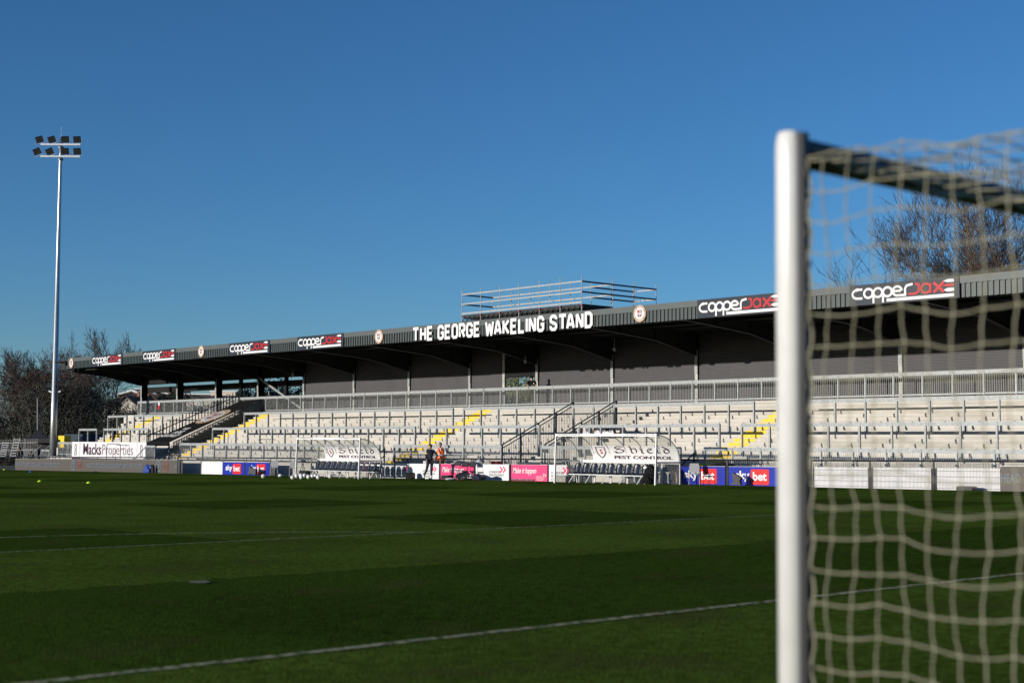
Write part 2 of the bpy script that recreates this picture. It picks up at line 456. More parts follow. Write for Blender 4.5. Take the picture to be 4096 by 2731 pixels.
# ------------------------------------------------------------------ the stand
YS = 12.0; YE = 106.0                    # extent of the terrace along Y
def Uk(k): return 48.39 + .405 * k
def Zk(k): return .618 + .184 * k        # bottom of riser k
UF, ZF0, ZF1 = 46.4, 6.79, 7.567        # fascia
UC, UW = 56.0, 56.12
colV = [109.75 - 6.06 * i for i in range(17)]
st = thing('football_stand', 'long covered terrace stand with grey corrugated roof edge and pale concrete steps', 'stand', (51, 60, 0))
MB().box(46.44, Uk(-2) + .42, YS, YE, -1.4, Zk(-2)).build('plinth', M['concrete'], st)
y_end = {k: YE for k in range(-2, 17)}
for k in range(-2, 16):                  # the far end is cut back step by step
    x_left = {-2: 318, 15: 536}
    ye = VU(300 + (k + 2) * 14.0, Uk(k)); ye = min(ye, 108.8); y_end[k] = ye
    z0, z1 = Zk(k), Zk(k + 1)
    prof = [(Uk(k) + .04, z0 - .05), (Uk(k) + .04, z0 + .022), (Uk(k) + .012, z0 + .026), (Uk(k) + .012, z0 + .050), (Uk(k) + .04, z0 + .053), (Uk(k) + .04, z0 + .066), (Uk(k), z0 + .070), (Uk(k), z1 - .006), (Uk(k) + .006, z1), (Uk(k + 1) + .038, z1), (Uk(k + 1) + .038, z0 - .05)]
    MB().ext(prof, YS, ye).build('terrace_step', M['concrete'], st)
MB().box(Uk(16), UW + .4, YS, 110.5, -1, Zk(16)).build('walkway', M['concrete'], st)
MB().box(Uk(-1), Uk(16) - .01, y_end[15] - .1, y_end[15] + .12, -1.4, .9).build('end_wall', M['concrete'], st)
# aisles, painted step fronts
aisles = [VU(625, Uk(14), 1672), VU(1062, Uk(14), 1663), 63.6, VU(3024, Uk(7), 1731)]
for a in aisles:
    mb = MB()
    for k in range(-2, 15):
        if a == aisles[0] and k < -1: continue
        mb.box(Uk(k) - .004, Uk(k) + .10, a - .60, a + .60, Zk(k) + .050, Zk(k + 1) + .004)
    mb.build('painted_step_edges', M['yellow'], st)
# columns
for i, V in enumerate(colV):
    c = MB(); c.box(UC - .012, UC, V - .095, V + .095, Zk(16), 6.3); 
    co = c.build('column', M['ledge'], st)
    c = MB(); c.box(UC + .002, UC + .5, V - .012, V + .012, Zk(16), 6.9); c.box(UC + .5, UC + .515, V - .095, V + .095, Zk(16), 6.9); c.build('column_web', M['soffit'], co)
    b = MB(); b.box(UC - .035, UC - .014, V - .10, V + .10, 5.05, 6.02)
    for q in range(9):
        for sx in (-.06, .06): b.tube([(UC - .05, V + sx, 5.1 + q * .11), (UC - .03, V + sx, 5.1 + q * .11)], .016, 6)
    b.build('bolted_plate', M['galv'], co)
    r = MB()
    prof = [(UC + .5, 6.02), (UC, 6.0), (52.9, 6.63), (50.1, 6.86), (46.6, 7.10), (46.6, 7.30), (52.9, 7.22), (UC + .5, 7.10)] if i else [(UC + .5, 6.02), (UC, 6.0), (52.9, 6.63), (50.1, 6.90), (50.05, 6.93), (50.05, 7.25), (52.9, 7.22), (UC + .5, 7.10)]
    r.ext(prof, V - .012, V + .012)
    for (a, c2), (d, e) in zip(prof[1:4], prof[2:5]): r.bar((a, V, c2), (d, V, e), .20, .02)
    for u in (50.4, 52.9, 54.6):
        t = 7.25; bt = 6.83 if u < 52 else (6.64 if u < 54 else 6.30)
        r.box(u - .01, u + .01, V - .09, V + .09, bt, t)
    r.build('rafter', M['darksteel'], st)
# roof sheet and purlins
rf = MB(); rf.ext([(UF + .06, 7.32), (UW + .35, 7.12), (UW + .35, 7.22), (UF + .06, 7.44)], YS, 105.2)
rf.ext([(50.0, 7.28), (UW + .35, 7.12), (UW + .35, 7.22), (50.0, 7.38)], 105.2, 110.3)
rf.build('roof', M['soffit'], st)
for q, u in enumerate((47.6, 49.3, 51.0, 52.7, 54.4)):
    MB().box(u, u + .06, YS, 110.2 if u > 50.5 else 105, 7.10, 7.28).build('purlin', M['darksteel'], st)
# fascia: ribbed sheet + smooth cap
def ribbed(y0, y1, U, z0, z1, pitch=.225, d=.06):
    pts = []; y = y0
    while y < y1:
        for dy, du in ((0, 0), (.42, 0), (.46, 1), (.92, 1), (.96, 0)):
            yy = y + dy * pitch
            if yy < y1: pts.append((U + du * d, yy))
        y += pitch
    pts.append((U, y1)); mb = MB(); n = len(pts)
    mb.v = [(u, v, z0) for u, v in pts] + [(u, v, z1) for u, v in pts]
    mb.f = [(i + 1, i, n + i, n + i + 1) for i in range(n - 1)]
    return mb
fa = ribbed(YS, 102.7, UF, ZF0, 7.32); fa.build('fascia', M['fascia'], st)
MB().box(UF - .03, UF + .06, YS, 102.75, 7.30, ZF1).build('fascia_cap', M['fasciacap'], st)
MB().box(UF - .01, UF + .05, 102.62, 102.75, ZF0, 7.30).build('corner_trim', M['fasciacap'], st)
f2 = ribbed(102.75, 105.3, UF + .5, ZF0 + .02, 7.25); f2.build('fascia', M['fascia'], st)
MB().box(UF + .48, UF + .56, 102.75, 105.3, 7.23, 7.5).build('fascia_cap', M['fasciacap'], st)
MB().box(UF, UF + .5, 102.66, 102.74, ZF0, ZF1).build('fascia_return', M['fascia'], st)
# rear wall: horizontally ribbed cladding from the fifth column rightwards, one opening
def hclad(y0, y1, z0, z1, pitch=.12, d=.028):
    mb = MB(); pts = []; z = z0
    while z < z1:
        for dz, du in ((0, 0), (.5, 0), (.62, 1), (.88, 1)):
            if z + dz * pitch < z1: pts.append((UW - .04 + du * d, z + dz * pitch))
        z += pitch
    pts.append((UW - .04, z1)); n = len(pts)
    mb.v = [(u, y0, z) for u, z in pts] + [(u, y1, z) for u, z in pts]
    mb.f = [(i, i + 1, n + i + 1, n + i) for i in range(n - 1)]
    return mb
door0, door1 = VU(2142, UW), VU(2028, UW)
for i in range(4, 16):
    a, b = colV[i + 1] + .06, colV[i] - .06
    if i == 7: a = door1 + .32
    hclad(a, b, Zk(16), 7.15).build('wall_panel', M['clad'], st)
    for y in (a, b): MB().box(UW - .07, UW - .005, y - .035, y + .035, Zk(16), 7.1).build('panel_trim', M['soffit'], st)
MB().box(UW - .1, UW + .25, door0 - .1, door1 + .32, 5.32, 7.15).build('door_lintel', M['soffit'], st)
MB().box(UW - .14, UW, door1 + .10, door1 + .30, Zk(16), 7.1).build('door_frame', M['ledge'], st)
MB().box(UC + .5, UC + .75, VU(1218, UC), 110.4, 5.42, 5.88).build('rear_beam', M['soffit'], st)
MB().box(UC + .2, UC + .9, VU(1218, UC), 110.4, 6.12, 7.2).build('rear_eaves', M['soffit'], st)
MB().tube([(UC + .1, colV[3] - .2, 6.05), (UC + .1, colV[4] + .25, 3.75)], .085, 8).build('diagonal_brace', M['galv'], st)
for V in (colV[2] - 3, colV[3] - 3.2): MB().box(UC + .3, UC + .5, V - .15, V + .15, Zk(16), 6.2).build('rear_post', M['soffit'], st)

# ------------------------------------------------------------------ rails and fences on the stand
def crash_rail(name, label, U, V0, V1, zt, zb, n=None, mesh=None, group=None, postw=.075, rail=.15, bottom=False, cat='barrier'):
    """galvanised rail: flat top rail, posts bolted to a riser, optional infill of bars"""
    t = thing(name, label, cat, (U, (V0 + V1) / 2, zb), group)
    n = n or max(1, round((V1 - V0) / 1.48)); s = (V1 - V0) / n
    MB().box(U - .03, U + .03, V0, V1, zt - rail, zt).build('top_rail', M['galv'], t)
    for i in range(n + 1):
        y = V0 + i * s
        p = MB(); p.box(U - .035, U + .075, y - .012, y + .012, zb, zt - .012); p.box(U - .045, U - .033, y - postw / 2, y + postw / 2, zb, zt - .005)
        if not bottom: p.box(U + .070, U + .086, y - .085, y - .015, zb + .02, zb + .24)
        p.build('post', M['galv'], t)
    if bottom: MB().box(U - .02, U + .02, V0, V1, zb + .03, zb + .10).build('bottom_rail', M['galv'], t)
    if mesh:
        for i in range(n):
            mb = MB(); a = V0 + i * s + .06; b = V0 + (i + 1) * s - .06; k = max(2, round((b - a) / mesh))
            for j in range(k + 1):
                y = a + (b - a) * j / k; mb.box(U - .006, U + .006, y - .006, y + .006, zb + .05, zt - rail + .01)
            mb.build('bar_panel', M['galv_bar'], t)
    return t
UD = 54.68
D0, D1 = VU(4200, UD, 1500), VU(553, UD, 1610)
# walkway fence, in three lifts so that no part runs past a hundred
nD = round((D1 - 61.42) / 1.497)
crash_rail('walkway_fence', 'galvanised bar fence along the top walkway left of the wall opening', UD, 64.42, D1, 4.66, 3.60, round((D1 - 64.42) / 1.497), .10, 'bar fences along the top walkway', rail=.17, bottom=True, cat='fence')
crash_rail('walkway_fence', 'galvanised bar fence along the top walkway from the opening to the right', UD, D0, 64.38, 4.66, 3.60, round((64.38 - D0) / 1.497), .10, 'bar fences along the top walkway', rail=.17, bottom=True, cat='fence')
Cz, Bz, Az = 3.41, 2.36, 1.335
UCr, UB, UA = Uk(7) - .09, Uk(1) - .09, 46.44
g3 = 'crash barriers along the upper terrace'; g2 = 'crash barriers along the middle terrace'; g1 = 'bar fences along the foot of the terrace'
def seg(row, x0, x1, label):
    U, zt, zb, k, g, mesh, cat = {'C': (UCr, Cz, 2.03, 1640, g3, None, 'barrier'), 'B': (UB, Bz, .95, 1710, g2, None, 'barrier'), 'A': (UA, Az, .36, 1785, g1, .10, 'fence')}[row]
    nm = {'C': 'crash_barrier', 'B': 'crash_barrier', 'A': 'terrace_fence'}[row]
    return crash_rail(nm, label, U, VU(x1, U, k), VU(x0, U, k), zt, zb, None, mesh, g, bottom=(row == 'A'), cat=cat)
seg('C', 434, 508, 'short upper crash barrier at the far left end of the terrace')
seg('C', 538, 730, 'upper crash barrier behind the black stair banner, far left')
seg('C', 979, 1414 + 398, 'long upper crash barrier from the banner to the middle yellow aisle')
seg('C', 1856, 3016, 'upper crash barrier between the middle aisle and the right aisle')
seg('C', 3111, 4300, 'upper crash barrier seen through the goal net')
seg('B', 318, 388, 'short middle crash barrier above the left end of the white properties banner')
seg('B', 417, 594, 'middle crash barrier above the right half of the properties banner')
seg('B', 852, 1661, 'long middle crash barrier behind the left dugout')
seg('B', 1719, 2158, 'middle crash barrier ending at the dark stair handrail')
seg('B', 2318, 2878, 'middle crash barrier behind the right dugout')
seg('B', 2968, 4300, 'middle crash barrier right of the right yellow aisle')
seg('A', 234, 318, 'short low bar fence beside the floodlight foot')
seg('A', 720, 1518, 'low bar fence behind the left dugout and blue boards')
seg('A', 1577, 2006, 'low bar fence behind the two standing men')
seg('A', 2167, 2722, 'low bar fence behind the right dugout')
seg('A', 2820, 4300, 'low bar fence behind the right blue boards and mesh panels')

# stair handrails climbing the terrace
def stair_rail(label, V, k0, k1, lift=.98, bars=True, m='navy_metal', grp='sloping handrails on the stand stairs', cat='handrail', thick=.05):
    u0, u1 = Uk(k0), Uk(k1); z0, z1 = Zk(k0) , Zk(k1)
    t = thing('stair_handrail', label, cat, (u0, V, z0), grp)
    MB().bar((u0, V, z0 + lift), (u1, V, z1 + lift), thick, thick).build('top_rail', M[m], t)
    MB().bar((u0, V, z0 + lift - .17), (u1, V, z1 + lift - .17), thick * .8, thick * .8).build('mid_rail', M[m], t)
    n = max(1, round((u1 - u0) / 1.25))
    for i in range(n + 1):
        u = u0 + (u1 - u0) * i / n; z = z0 + (z1 - z0) * i / n
        MB().box(u - .035, u + .035, V - .035, V + .035, z - .25, z + lift).build('post', M[m], t)
    if bars:
        mb = MB(); nb = int((u1 - u0) / .11)
        for i in range(nb):
            u = u0 + (u1 - u0) * (i + .5) / nb; z = z0 + (z1 - z0) * (i + .5) / nb
            mb.box(u - .008, u + .008, V - .008, V + .008, z + .05, z + lift - .17)
        mb.build('bar_panel', M[m], t)
    return t
stair_rail('left dark barred handrail climbing from the centre gap to the upper terrace', 53.35, -4.7, 7.2, 1.62)
stair_rail('right dark barred handrail climbing beside the broad centre stair', 50.35, -4.5, 7.4, 1.62)
# meshed bays between the two handrails at the upper barrier
mb = MB()
for i in range(32): mb.box(UCr - .006, UCr + .006, 50.45 + i * .09, 50.46 + i * .09, 2.3, 3.28)
o = mb.build('mesh_infill', M['galv_bar'], org=(UCr, 51.8, 2.3)); tag(o, 'wire mesh infill between the tops of the two dark stair handrails', 'mesh panel')
# dark metal stair from the pitch-side path up to the terrace, between the handrails
t = thing('access_stair', 'dark steel access stair between the handrails left of the right dugout', 'stair', (46.5, 51.8, 0))
for i in range(5):
    MB().box(45.9 + i * .3, 46.25 + i * .3, 50.5, 53.2, -.35 + i * .17, -.30 + i * .17).build('tread', M['navy_metal'], t)
MB().box(47.3, 48.0, 50.5, 53.2, .46, .53).build('landing', M['navy_metal'], t)
MB().box(47.35, 47.4, 50.5, 53.2, -.4, .45).build('riser_panel', M['black'], t)
def hand_pair(V, label):
    for i, (dv, side) in enumerate(((.6, 'left'), (-.6, 'right'))):
        t = thing('handrail', f'{side} short dark handrail at the foot of {label}', 'handrail', (45.9, V + dv, 0), 'short handrails at the foot of the aisles')
        for q in (0, .35):
            MB().tube([(45.3, V + dv, .42 - q), (46.35, V + dv, 1.08 - q), (46.4, V + dv, 1.08 - q)], .028, 6).build('rail', M['navy_metal'], t)
        MB().box(46.3, 46.36, V + dv - .03, V + dv + .03, -.35, 1.1).build('post', M['navy_metal'], t)
        MB().box(45.3, 45.36, V + dv - .03, V + dv + .03, -.4, .42).build('post', M['navy_metal'], t)
hand_pair(63.4, 'the middle yellow aisle'); hand_pair(41.4, 'the right yellow aisle'); hand_pair(VU(700, 46.4) , 'the aisle beside the black banner')
# galvanised gates left
def gate(x0, x1, label, U=46.2, zt=1.15):
    a, b = VU(x1, U), VU(x0, U)
    t = thing('pedestrian_gate', label, 'gate', (U, (a + b) / 2, 0), 'galvanised gates in front of the left terrace')
    f = MB()
    for y in (a, b): f.box(U - .03, U + .03, y - .04, y + .04, -.9, zt)
    f.box(U - .028, U + .028, a, b, zt - .12, zt + .002); f.box(U - .028, U + .028, a, b, -.4, -.32); f.build('frame', M['galv'], t)
    m = MB(); n = 12
    for i in range(1, n): y = a + (b - a) * i / n; m.box(U - .01, U + .01, y - .01, y + .01, -.33, zt - .1)
    m.build('bars', M['galv_bar'], t)
    for dy in (a, b):
        MB().tube([(U - 1.3, dy, -.25), (U, dy, 1.08)], .03, 6).build('brace_rail', M['galv'], t)
    return t
gate(585, 621, 'galvanised gate at the foot of the banner-covered stair')
gate(167, 200, 'galvanised gate left of the floodlight foot', 46.2, .75)
gate(270, 288, 'narrow galvanised gate between floodlight and white banner', 46.6, 1.2)

V, z = on(636, 1622, UD - .08)
t = thing('warning_sign', 'small red and white warning sign on the walkway fence left of the black banner', 'sign', (UD - .08, V, z))
fr = face_pitch(UD - .08, V, z); p = MB(); rect(p, fr, -.11, -.28, .11, .02, 0, .01); p.build('red_panel', M['brightred'], t)
p = MB(); rect(p, fr, -.11, .02, .11, .26, 0, .01); p.build('white_panel', M['signwhite'], t)
# stair covered by the black club banner, with palisade fences on both sides
b0 = Vector((47.4, 91.8, 1.37)); b1 = Vector((47.4, 88.65, 1.37)); b2 = Vector((55.0, 88.65, 4.66)); b3 = Vector((55.3, 91.8, 4.66))
def slope_z(u): return 1.38 + (u - 46.3) * (4.60 - 1.38) / (53.9 - 46.3)
bn = MB(); nx, ny = 18, 8
for i in range(nx + 1):
    for j in range(ny + 1):
        a, b = i / nx, j / ny; p = b0.lerp(b1, b).lerp(b3.lerp(b2, b), a)
        bn.v.append((p.x, p.y, p.z + .03 * math.sin(a * 23 + b * 5) * math.sin(b * 3.14)))
for i in range(nx):
    for j in range(ny):
        q = i * (ny + 1) + j; bn.f.append((q, q + 1, q + ny + 2, q + ny + 1))
bt = thing('banner', 'black sloping club banner with gold badge and white words covering the left stair', 'banner', tuple(b1))
bn.build('fabric', M['blackcloth'], bt, smooth=True)
MB().box(47.3, 47.4, 88.65, 91.8, 1.12, 1.40).build('hanging_hem', M['blackcloth'], bt)
fr = frame(b0 + Vector((0, 0, .06)), (0, -1, 0), (7.6, 0, 3.22))
tx = MB()
text(tx, fr, 'WE', 1.15, 2.05, .85, .42, .03); text(tx, fr, 'ARE', .95, 1.45, 1.25, .42, .03); text(tx, fr, 'BROMLEY', .45, .82, 2.25, .45, .03)
tx.build('lettering', M['signwhite'], bt)
def crest(mbs, fr, cx, cy, r):
    """round club badge: gold ring, white disc, quartered shield"""
    circ = lambda rr, n=28: [(cx + rr * math.cos(6.2832 * i / n), cy + rr * math.sin(6.2832 * i / n)) for i in range(n)]
    flat(mbs['gold'], fr, circ(r), 0, .012); flat(mbs['white'], fr, circ(r * .70), .012, .018)
    sh = lambda k: [(cx - .36 * r * k, cy + .40 * r * k), (cx + .36 * r * k, cy + .40 * r * k), (cx + .36 * r * k, cy - .08 * r * k), (cx + .2 * r * k, cy - .34 * r * k), (cx, cy - .46 * r * k), (cx - .2 * r * k, cy - .34 * r * k), (cx - .36 * r * k, cy - .08 * r * k)]
    flat(mbs['dark'], fr, sh(1.12), .018, .021); flat(mbs['white'], fr, sh(1), .021, .024)
    rect(mbs['red'], fr, cx - .32 * r, cy + .08 * r, cx - .03 * r, cy + .36 * r, .024, .028)
    rect(mbs['dark'], fr, cx + .03 * r, cy + .08 * r, cx + .32 * r, cy + .36 * r, .024, .028)
    flat(mbs['white'], fr, [(cx + .175 * r + .09 * r * math.cos(t), cy + .22 * r + .09 * r * math.sin(t)) for t in (0, 1.05, 2.1, 3.14, 4.2, 5.2)], .028, .030)
    flat(mbs['dark'], fr, [(cx - .32 * r, cy - .12 * r), (cx - .03 * r, cy - .12 * r), (cx - .03 * r, cy - .38 * r), (cx - .2 * r, cy - .30 * r)], .024, .028)
    flat(mbs['red'], fr, [(cx + .03 * r, cy - .12 * r), (cx + .32 * r, cy - .12 * r), (cx + .2 * r, cy - .30 * r), (cx + .03 * r, cy - .38 * r)], .024, .028)
    for q in (-.2, 0, .2): rect(mbs['dark'], fr, cx + (q - .04) * r, cy - .06 * r, cx + (q + .04) * r, cy + .04 * r, .024, .027)
def ring_text(mb, fr, s, cx, cy, r, h, a0, a1, flip=False):
    n = len(s)
    for i, ch in enumerate(s):
        if ch == ' ': continue
        a = R(a0 + (a1 - a0) * i / (n - 1)); d = (math.cos(a), math.sin(a))
        tx = (-d[1], d[0]) if flip else (d[1], -d[0]); ty = (-d[0], -d[1]) if flip else d
        o = (cx + d[0] * r, cy + d[1] * r)
        f2 = lambda x, y, z=0, o=o, tx=tx, ty=ty: fr(o[0] + tx[0] * x + ty[0] * y, o[1] + tx[1] * x + ty[1] * y, z)
        text(mb, f2, ch, -h * .3, -h / 2, h * .6, h, .02, z=.014, depth=.004)
def badge(parent, fr, cx, cy, r):
    mbs = {k: MB() for k in ('gold', 'white', 'dark', 'red')}
    crest(mbs, fr, cx, cy, r)
    t1 = MB(); ring_text(t1, fr, 'BROMLEY FOOTBALL CLUB', cx, cy, r * .85, r * .19, 205, -25); ring_text(t1, fr, 'ESTABLISHED 1892', cx, cy, r * .85, r * .13, 228, 312, True)
    mbs['gold'].build('badge_ring', M['gold'], parent); mbs['white'].build('badge_disc', M['signwhite'], parent)
    mbs['dark'].build('shield', M['signdark'], parent); mbs['red'].build('shield_quarter', M['red'], parent); t1.build('ring_lettering', M['signwhite'], parent)
badge(bt, fr, 1.58, 4.55, 1.32)
def palisade(label, pts, n, hgt, m='navy_metal', below=.55, name='palisade_fence', grp='palisade fences beside the covered stair'):
    t = thing(name, label, 'fence', pts[0], grp); a, b = Vector(pts[0]), Vector(pts[1])
    for q in (.35, -.25): MB().bar(a + Vector((0, 0, q)), b + Vector((0, 0, q)), .05, .06).build('rail', M[m], t)
    mb = MB()
    for i in range(n):
        p = a.lerp(b, i / (n - 1)); d = (b - a).normalized(); d.z = 0; d.normalize(); w = .035
        z0, z1 = p.z - below, p.z + hgt
        mb.bar((p.x, p.y, z0), (p.x, p.y, z1), .07, .012, up=(1, 0, 0) if abs(d.y) > .5 else (0, 1, 0))
        mb.add([p + d * w + Vector((0, 0, hgt)), p - d * w + Vector((0, 0, hgt)), p + Vector((0, .006, hgt + .1)), p + Vector((0, -.006, hgt + .1))], [(0, 1, 2), (1, 0, 3)])
    mb.build('pales', M[m], t)
    return t
palisade('dark spiked fence on the far side of the sloping black banner', [(47.4, 91.9, 1.42), (55.6, 91.9, 4.90)], 34, .66, below=.7)
palisade('dark spiked fence hanging below the near edge of the black banner', [(47.6, 88.5, 1.0), (54.6, 88.5, 4.1)], 58, .34, below=.80)  # pales made longer and denser to extend the shading below the banner edge
for i, (u, v) in enumerate(((47.45, 91.7), (47.45, 88.8))):
    o = MB().box(u - .04, u + .04, v - .04, v + .04, -.9, 1.3).build('banner_post', M['navy_metal'], org=(u, v, -.9)); tag(o, ('left' if i == 0 else 'right') + ' dark post under the low edge of the black banner', 'post')

# ------------------------------------------------------------------ signs on the roof edge
def copper_sign(x0, x1, label, py):
    V1, V0 = VU(x0, UF - .06, py), VU(x1, UF - .06, py)
    t = thing('roof_sign', label, 'sign', (UF - .06, (V0 + V1) / 2, ZF0), 'company signs along the roof edge')
    W = V1 - V0; H = ZF1 - ZF0 + .01
    fr = face_pitch(UF - .04, V1, ZF0 - .01)
    p = MB(); rect(p, fr, 0, 0, W, H, 0, .02); p.build('panel', M['signdark'], t)
    fr = face_pitch(UF - .065, V1, ZF0 - .01)
    wm = MB(); rm = MB(); sx = W / 8.05; sy = H / 1.85; th = .205 * sy
    def S(mb, pts, closed=False, z=.0, wd=1): stroke(mb, fr, pts, th * wd, closed, z, .012, sx, sy)
    x = .35
    S(wm, [(1.02, 1.42), (.65, 1.42)] + arc(.65, 1.02, .40, .40, 90, 270, 8) + [(1.02, .62)])       # c
    for i, cx in enumerate((1.48, 2.20, 2.92)):
        S(wm, arc(cx, 1.02, .33, .40, 0, 345, 16)[:-1], True, .001 * i)                              # o p p
        if i: S(wm, [(cx - .33, 1.02), (cx - .33, .10)], z=.0065)
    S(wm, arc(3.65, 1.02, .33, .40, 0, 270, 12) + [(4.0, .62), (4.22, .62)], z=.005); S(wm, [(3.36, 1.02), (3.94, 1.02)], z=.008)  # e
    S(wm, [(4.24, .52), (4.22, 1.15), (4.34, 1.42), (4.78, 1.52)], z=.003)                            # r
    S(rm, [(4.45, .66), (5.0, .66), (5.22, .85), (5.22, 1.42), (4.95, 1.52)])                           # J
    S(rm, arc(5.72, 1.04, .33, .40, 0, 345, 14)[:-1], True, .001); S(rm, [(6.05, 1.45), (6.05, .62)], z=.004)
    S(rm, [(6.28, 1.48), (7.0, .60)], z=.001, wd=1.25); S(rm, [(6.28, .60), (7.0, 1.48)], z=.003, wd=1.25)
    for y0, y1, mb in ((1.40, 1.66, wm), (.60, .90, wm), (1.03, 1.27, rm)):
        flat(mb, fr, [((6.95 if y0 > 1.3 or y0 < .8 else 6.8) * sx, (y0 + y1) / 2 * sy), (7.25 * sx, y0 * sy), (7.7 * sx, y0 * sy), (7.7 * sx, y1 * sy), (7.25 * sx, y1 * sy)], 0, .012)
    rect(wm, fr, 2.85 * sx, .15 * sy, 7.7 * sx, .42 * sy, 0, .011)
    wm.build('white_lettering', M['signwhite'], t); rm.build('red_lettering', M['red'], t)
copper_sign(367, 489, 'first dark white and red sign from the far left end of the roof edge', 1440)
copper_sign(571, 702, 'second dark sign from the left on the roof edge, above the roof braces', 1425)
copper_sign(917, 1078, 'third dark sign on the roof edge, right of the second round badge', 1385)
copper_sign(1189, 1373, 'fourth dark sign on the roof edge, left of the third round badge', 1360)
copper_sign(2789, 3132, 'fifth dark sign on the roof edge, partly behind the goal post', 1220)
copper_sign(3398, 3838, 'last and largest sign on the roof edge, seen through the goal net', 1190)
for x, y, l in ((285, 1452, 'round club badge at the far left end of the roof edge'), (804.6, 1405, 'round club badge between the second and third roof signs'),
             (1515.5, 1346, 'round club badge left of the big white stand name'), (2559, 1254, 'round club badge right of the big white stand name')):
    V, z = on(x, y, UF - .05)
    t = thing('roof_badge', l, 'badge', (UF - .05, V, z), 'round club badges on the roof edge')
    badge(t, face_pitch(UF - .045, V, z), 0, 0, .385)
# big stand name in chamfered block letters
GL = {'T': ([[(0, 1), (.62, 1)], [(.31, 1), (.31, 0)]], .62), 'H': ([[(0, 0), (0, 1)], [(.5, 0), (.5, 1)], [(0, .5), (.5, .5)]], .5), 'E': ([[(.48, 1), (0, 1), (0, 0), (.48, 0)], [(0, .5), (.42, .5)]], .48),
      'G': ([[(.5, .72), (.5, .86), (.38, 1), (.12, 1), (0, .86), (0, .14), (.12, 0), (.38, 0), (.5, .14), (.5, .46), (.27, .46)]], .5),
      'O': ([[(.25, 0), (.12, 0), (0, .14), (0, .86), (.12, 1), (.38, 1), (.5, .86), (.5, .14), (.38, 0), (.24, 0.0)]], .5),
      'R': ([[(0, 0), (0, 1), (.38, 1), (.5, .88), (.5, .58), (.38, .46), (0, .46)], [(.24, .46), (.5, 0)]], .5),
      'W': ([[(0, 1), (.16, 0)], [(.18, 0), (.36, .85)], [(.36, .85), (.54, 0)], [(.56, 0), (.72, 1)], [(.08, 0), (.26, 0)], [(.46, 0), (.64, 0)]], .72), 'A': ([[(0, 0), (.22, 1)], [(.36, 1), (.58, 0)], [(.20, .98), (.38, .98)], [(.10, .28), (.48, .28)]], .58),
      'K': ([[(0, 0), (0, 1)], [(.5, 1), (.06, .46)], [(.14, .52), (.52, 0)]], .5), 'L': ([[(0, 1), (0, 0), (.45, 0)]], .45), 'I': ([[(0, 0), (0, 1)]], 0),
      'N': ([[(0, 0), (0, 1)], [(.5, 0), (.5, 1)], [(.02, 1), (.48, 0)]], .5), 'S': ([[(.5, .76), (.5, .86), (.38, 1), (.12, 1), (0, .86), (0, .64), (.12, .54), (.38, .44), (.5, .34), (.5, .14), (.38, 0), (.12, 0), (0, .14), (0, .26)]], .5),
      'D': ([[(-.08, 1), (.34, 1), (.5, .84), (.5, .16), (.34, 0), (-.08, 0)], [(0, 0), (0, 1)]], .5)}
s = 'THE GEORGE WAKELING STAND'; gap = .28; kern = {'TA': -.17, 'WA': -.10}; tot = sum((GL[c][1] + gap) if c != ' ' else .42 for c in s) - gap + .19 + sum(kern.get(s[i:i + 2], 0) for i in range(len(s)))
V1, V0 = VU(1648, UF - .1, 1335), VU(2369, UF - .1, 1275)
t = thing('stand_name_lettering', 'big white block letters naming the stand on the roof edge', 'lettering', (UF - .1, (V0 + V1) / 2, ZF0))
fr = face_pitch(UF - .07, V1, ZF0 - .10); sx = (V1 - V0) / tot; sy = .62; x = .095
for ci, c in enumerate(s):
    if c == ' ': x += .42; continue
    mb = MB(); st_, wd = GL[c]
    for i, pts in enumerate(st_): stroke(mb, fr, pts, .15, False, .002 + .002 * i, .012, sx, sy, x * sx, .12)
    mb.build('letter', M['signwhite'], t); x += wd + gap + kern.get(s[ci:ci + 2], 0)

